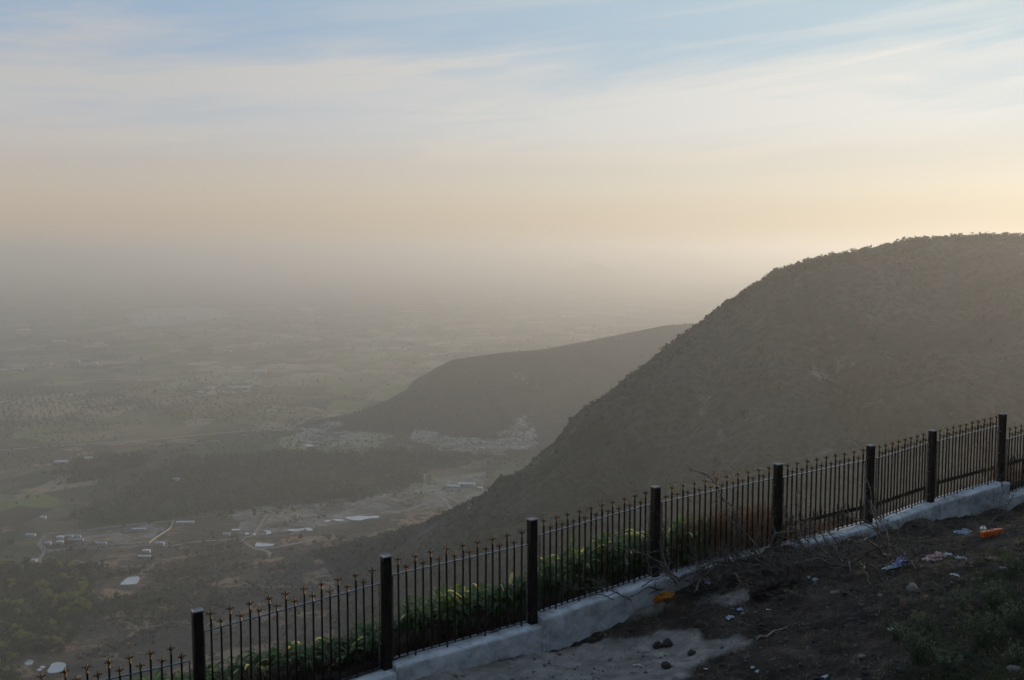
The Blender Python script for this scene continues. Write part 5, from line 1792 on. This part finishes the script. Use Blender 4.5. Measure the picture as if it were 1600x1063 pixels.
def track(pxs, w, name='dirt_track', mat=None, lift=.25):
    P = [ground_at(*p) for p in pxs]; Q_ = []
    for i in range(len(P) - 1):
        p0, p1, p2, p3 = P[max(i - 1, 0)], P[i], P[i + 1], P[min(i + 2, len(P) - 1)]
        n = max(2, int((p2 - p1).length / 9))
        for k in range(n):
            t = k / n; Q_.append(.5 * ((2 * p1) + (p2 - p0) * t + (2 * p0 - 5 * p1 + 4 * p2 - p3) * t * t + (3 * p1 - p0 - 3 * p2 + p3) * t ** 3))
    Q_.append(P[-1]); xs = np.array([q.x for q in Q_]); ys = np.array([q.y for q in Q_])
    V = []; F_ = []
    dx = np.gradient(xs); dy = np.gradient(ys); l = np.hypot(dx, dy) + 1e-6; wob = 1 + .35 * vnoise(np.arange(len(xs)) * .4, np.full(len(xs), 3.))
    for sg in (-1, 0, 1):
        X = xs - dy / l * sg * w / 2 * wob; Y = ys + dx / l * sg * w / 2 * wob; Z = terrain(X, Y) + lift; V.append(np.stack([X, Y, Z], -1))
    n = len(xs); V = np.concatenate(V); i = np.arange(n - 1)
    Q = np.concatenate([np.stack([i + a * n, i + 1 + a * n, i + 1 + (a + 1) * n, i + (a + 1) * n], -1) for a in (0, 1)])
    o = np_mesh(name, V, Q, mat or M_TRACK, True); tag(o, kind='structure')


for pts, w in [
 ([(262, 854), (310, 846.5), (353, 843.8), (375, 841), (381, 846), (395, 856), (418, 862), (423, 871)], 6),
 ([(375, 841), (392, 838), (402, 828), (412, 812), (423, 796)], 5),
 ([(400, 858), (429, 856), (455, 851), (480, 845.6), (506, 838)], 5),
 ([(70, 837), (62, 850), (69, 862), (62, 874.5), (60, 887)], 6),
 ([(69, 863), (90, 861), (110, 857.6), (170, 857), (232, 852), (262, 854)], 4.5),
 ([(161, 886), (190, 885.6), (214.5, 885), (243, 884.5)], 4),
 ([(113, 876), (123, 877), (130, 880), (133, 886)], 4),
 ([(665, 765), (680, 772), (702, 785)], 6), ([(672, 764), (690, 772), (712, 783)], 6),
 ([(560, 805), (600, 801), (640, 797), (700, 788), (760, 770)], 5),
 ([(0, 704), (90, 697), (200, 690), (330, 678), (430, 668), (560, 640)], 8),
 ([(352, 588), (364, 597), (380, 598), (402, 590)], 9),
 ([(320, 612), (338, 604), (350, 599)], 9), ([(470, 668), (500, 682), (540, 688)], 8)]:
    track(pts, w)
# dark hedge-lined lanes of the plotted layout
M_LANE = simple('dark_lane', (.05, .05, .04), (.08, .075, .055), .1, .95)
for pts in ([(560, 794.5), (577, 798), (595, 804)], [(595.5, 784), (612, 790), (630, 797.5)], [(636, 780), (648, 783), (658, 787)]):
    track(pts, 9, 'lane', M_LANE, .3)

# plot marker walls of the layout, thin pale lines
for kk in range(9):
    t = kk / 9; x0 = 520 + 130 * t; y0 = 798 - 26 * t
    track([(x0, y0 - 3), (x0 + 18, y0 + 2), (x0 + 34, y0 + 7)], 1.6, 'plot_line', M_TRACK, .35)


def digger():
    g = ground_at(540, 831); root = empty('excavator', (g.x, g.y, g.z), R(20)); tag(root, 'small orange excavator working on reddish earth right of the puddles', 'excavator')
    mo = simple('orange_machine_paint', (.45, .14, .03), (.55, .19, .05), 1, .5)
    MB().box((-2, -1.6, 0), (2, -.8, .9)).box((-2, .8, 0), (2, 1.6, .9)).build('tracks', M_DARK, root)
    MB().box((-1.8, -1.3, .903), (1.8, 1.3, 2.3)).build('body', mo, root)
    MB().box((.2, -.1, 2.303), (1.6, 1.2, 3.4)).build('cab', M_DARK, root)
    a = MB(); a.bar((1.7, 0, 1.6), (4.4, 0, 4.6), .5, .6, Vector((0, 1, 0))); a.bar((4.4, 0, 4.6), (6.4, 0, 2.0), .4, .5, Vector((0, 1, 0))); a.box((5.9, -.5, .8), (7.0, .5, 2.0)); a.build('boom', mo, root)


digger()


def pylon(px, py, h):
    g = ground_at(px, py); b = MB()
    for sx in (-1, 1):
        for sy in (-1, 1): b.tube([(sx * 2.2, sy * 2.2, 0), (sx * .6, sy * .6, h * .7), (sx * .3, sy * .3, h)], [.22, .18, .12], 4)
    for z in (.2, .4, .6, .8):
        w = 2.2 * (1 - z) + .4
        for a, c in (((-w, -w), (w, w)), ((w, -w), (-w, w))): b.tube([(a[0], a[1], h * z), (c[0], c[1], h * (z + .12))], [.12, .12], 4)
    for z in (.75, .88): b.tube([(-5, 0, h * z), (5, 0, h * z)], [.2, .2], 4)
    o = b.build('pylon', M_TIN, None, False, g); return o


tag(pylon(664, 763, 26), 'thin grey pylon at the top of the plotted layout, below the farther ridge', 'pylon')
# ------------------------------------------------------------------ unseen trees added just right of the view to shade the lookout

def shade_tree(s, p, h, w, seed, label):
    X = A0.x + s * FD.x + p * FN.x; Y = A0.y + s * FD.y + p * FN.y
    z = float(zfore(np.array([X]), np.array([Y]))[0]) if p > 0 else tz(X, Y)
    r = random.Random(seed); root = empty('shade_tree', (X, Y, z)); tag(root, label, 'tree', 'added trees right of the view')
    t = MB(); t.tube([(0, 0, -.2), (.05, .05, h * .3), (.1, -.05, h * .6), (0, 0, h * .85)], [.14, .11, .07, .02], 8)
    C = []; rr = []
    for k in range(16):
        a = r.uniform(0, 6.28); q = r.uniform(.1, 1) * w; zz = h * r.uniform(.12, .92)
        e = Vector((math.cos(a) * q, math.sin(a) * q, zz)); C.append(tuple(e)); rr.append(r.uniform(.35, .75))
        t.tube([(0.03, 0, zz * .6), e * .5 + Vector((0, 0, zz * .3)), e], [.05, .03, .008], 5)
    t.build('trunk', M_TRUNK, root)
    V, Q = quads_cloud(np.array(C), np.array(rr), np.array(rr) * .8, 230, np.full(16, .055), seed)
    np_mesh('crown', V, Q, M_CROWN, False, parent=root)


for k, (az_, r_, top, w) in enumerate([(32.6, 31, -.6, 1.4), (35.3, 30, -1.0, 1.5), (38.4, 29, -.5, 1.7), (41.5, 27, .2, 1.7), (45, 25, .6, 1.8), (49.5, 23, 1.0, 1.8), (34.2, 44, 1.6, 2.2), (38, 46, 2.2, 2.4)]):
    x_, y_ = r_ * math.sin(R(az_)), r_ * math.cos(R(az_))
    p_ = float(pcoord(x_, y_)); s_ = float(scoord(x_, y_))
    zg = float(zfore(np.array([x_]), np.array([y_]))[0]) if p_ > 0 else tz(x_, y_)
    shade_tree(s_, p_, H0 + top - zg, w, k + 1, 'unseen leafy tree added just beyond the right edge of the view for shade')
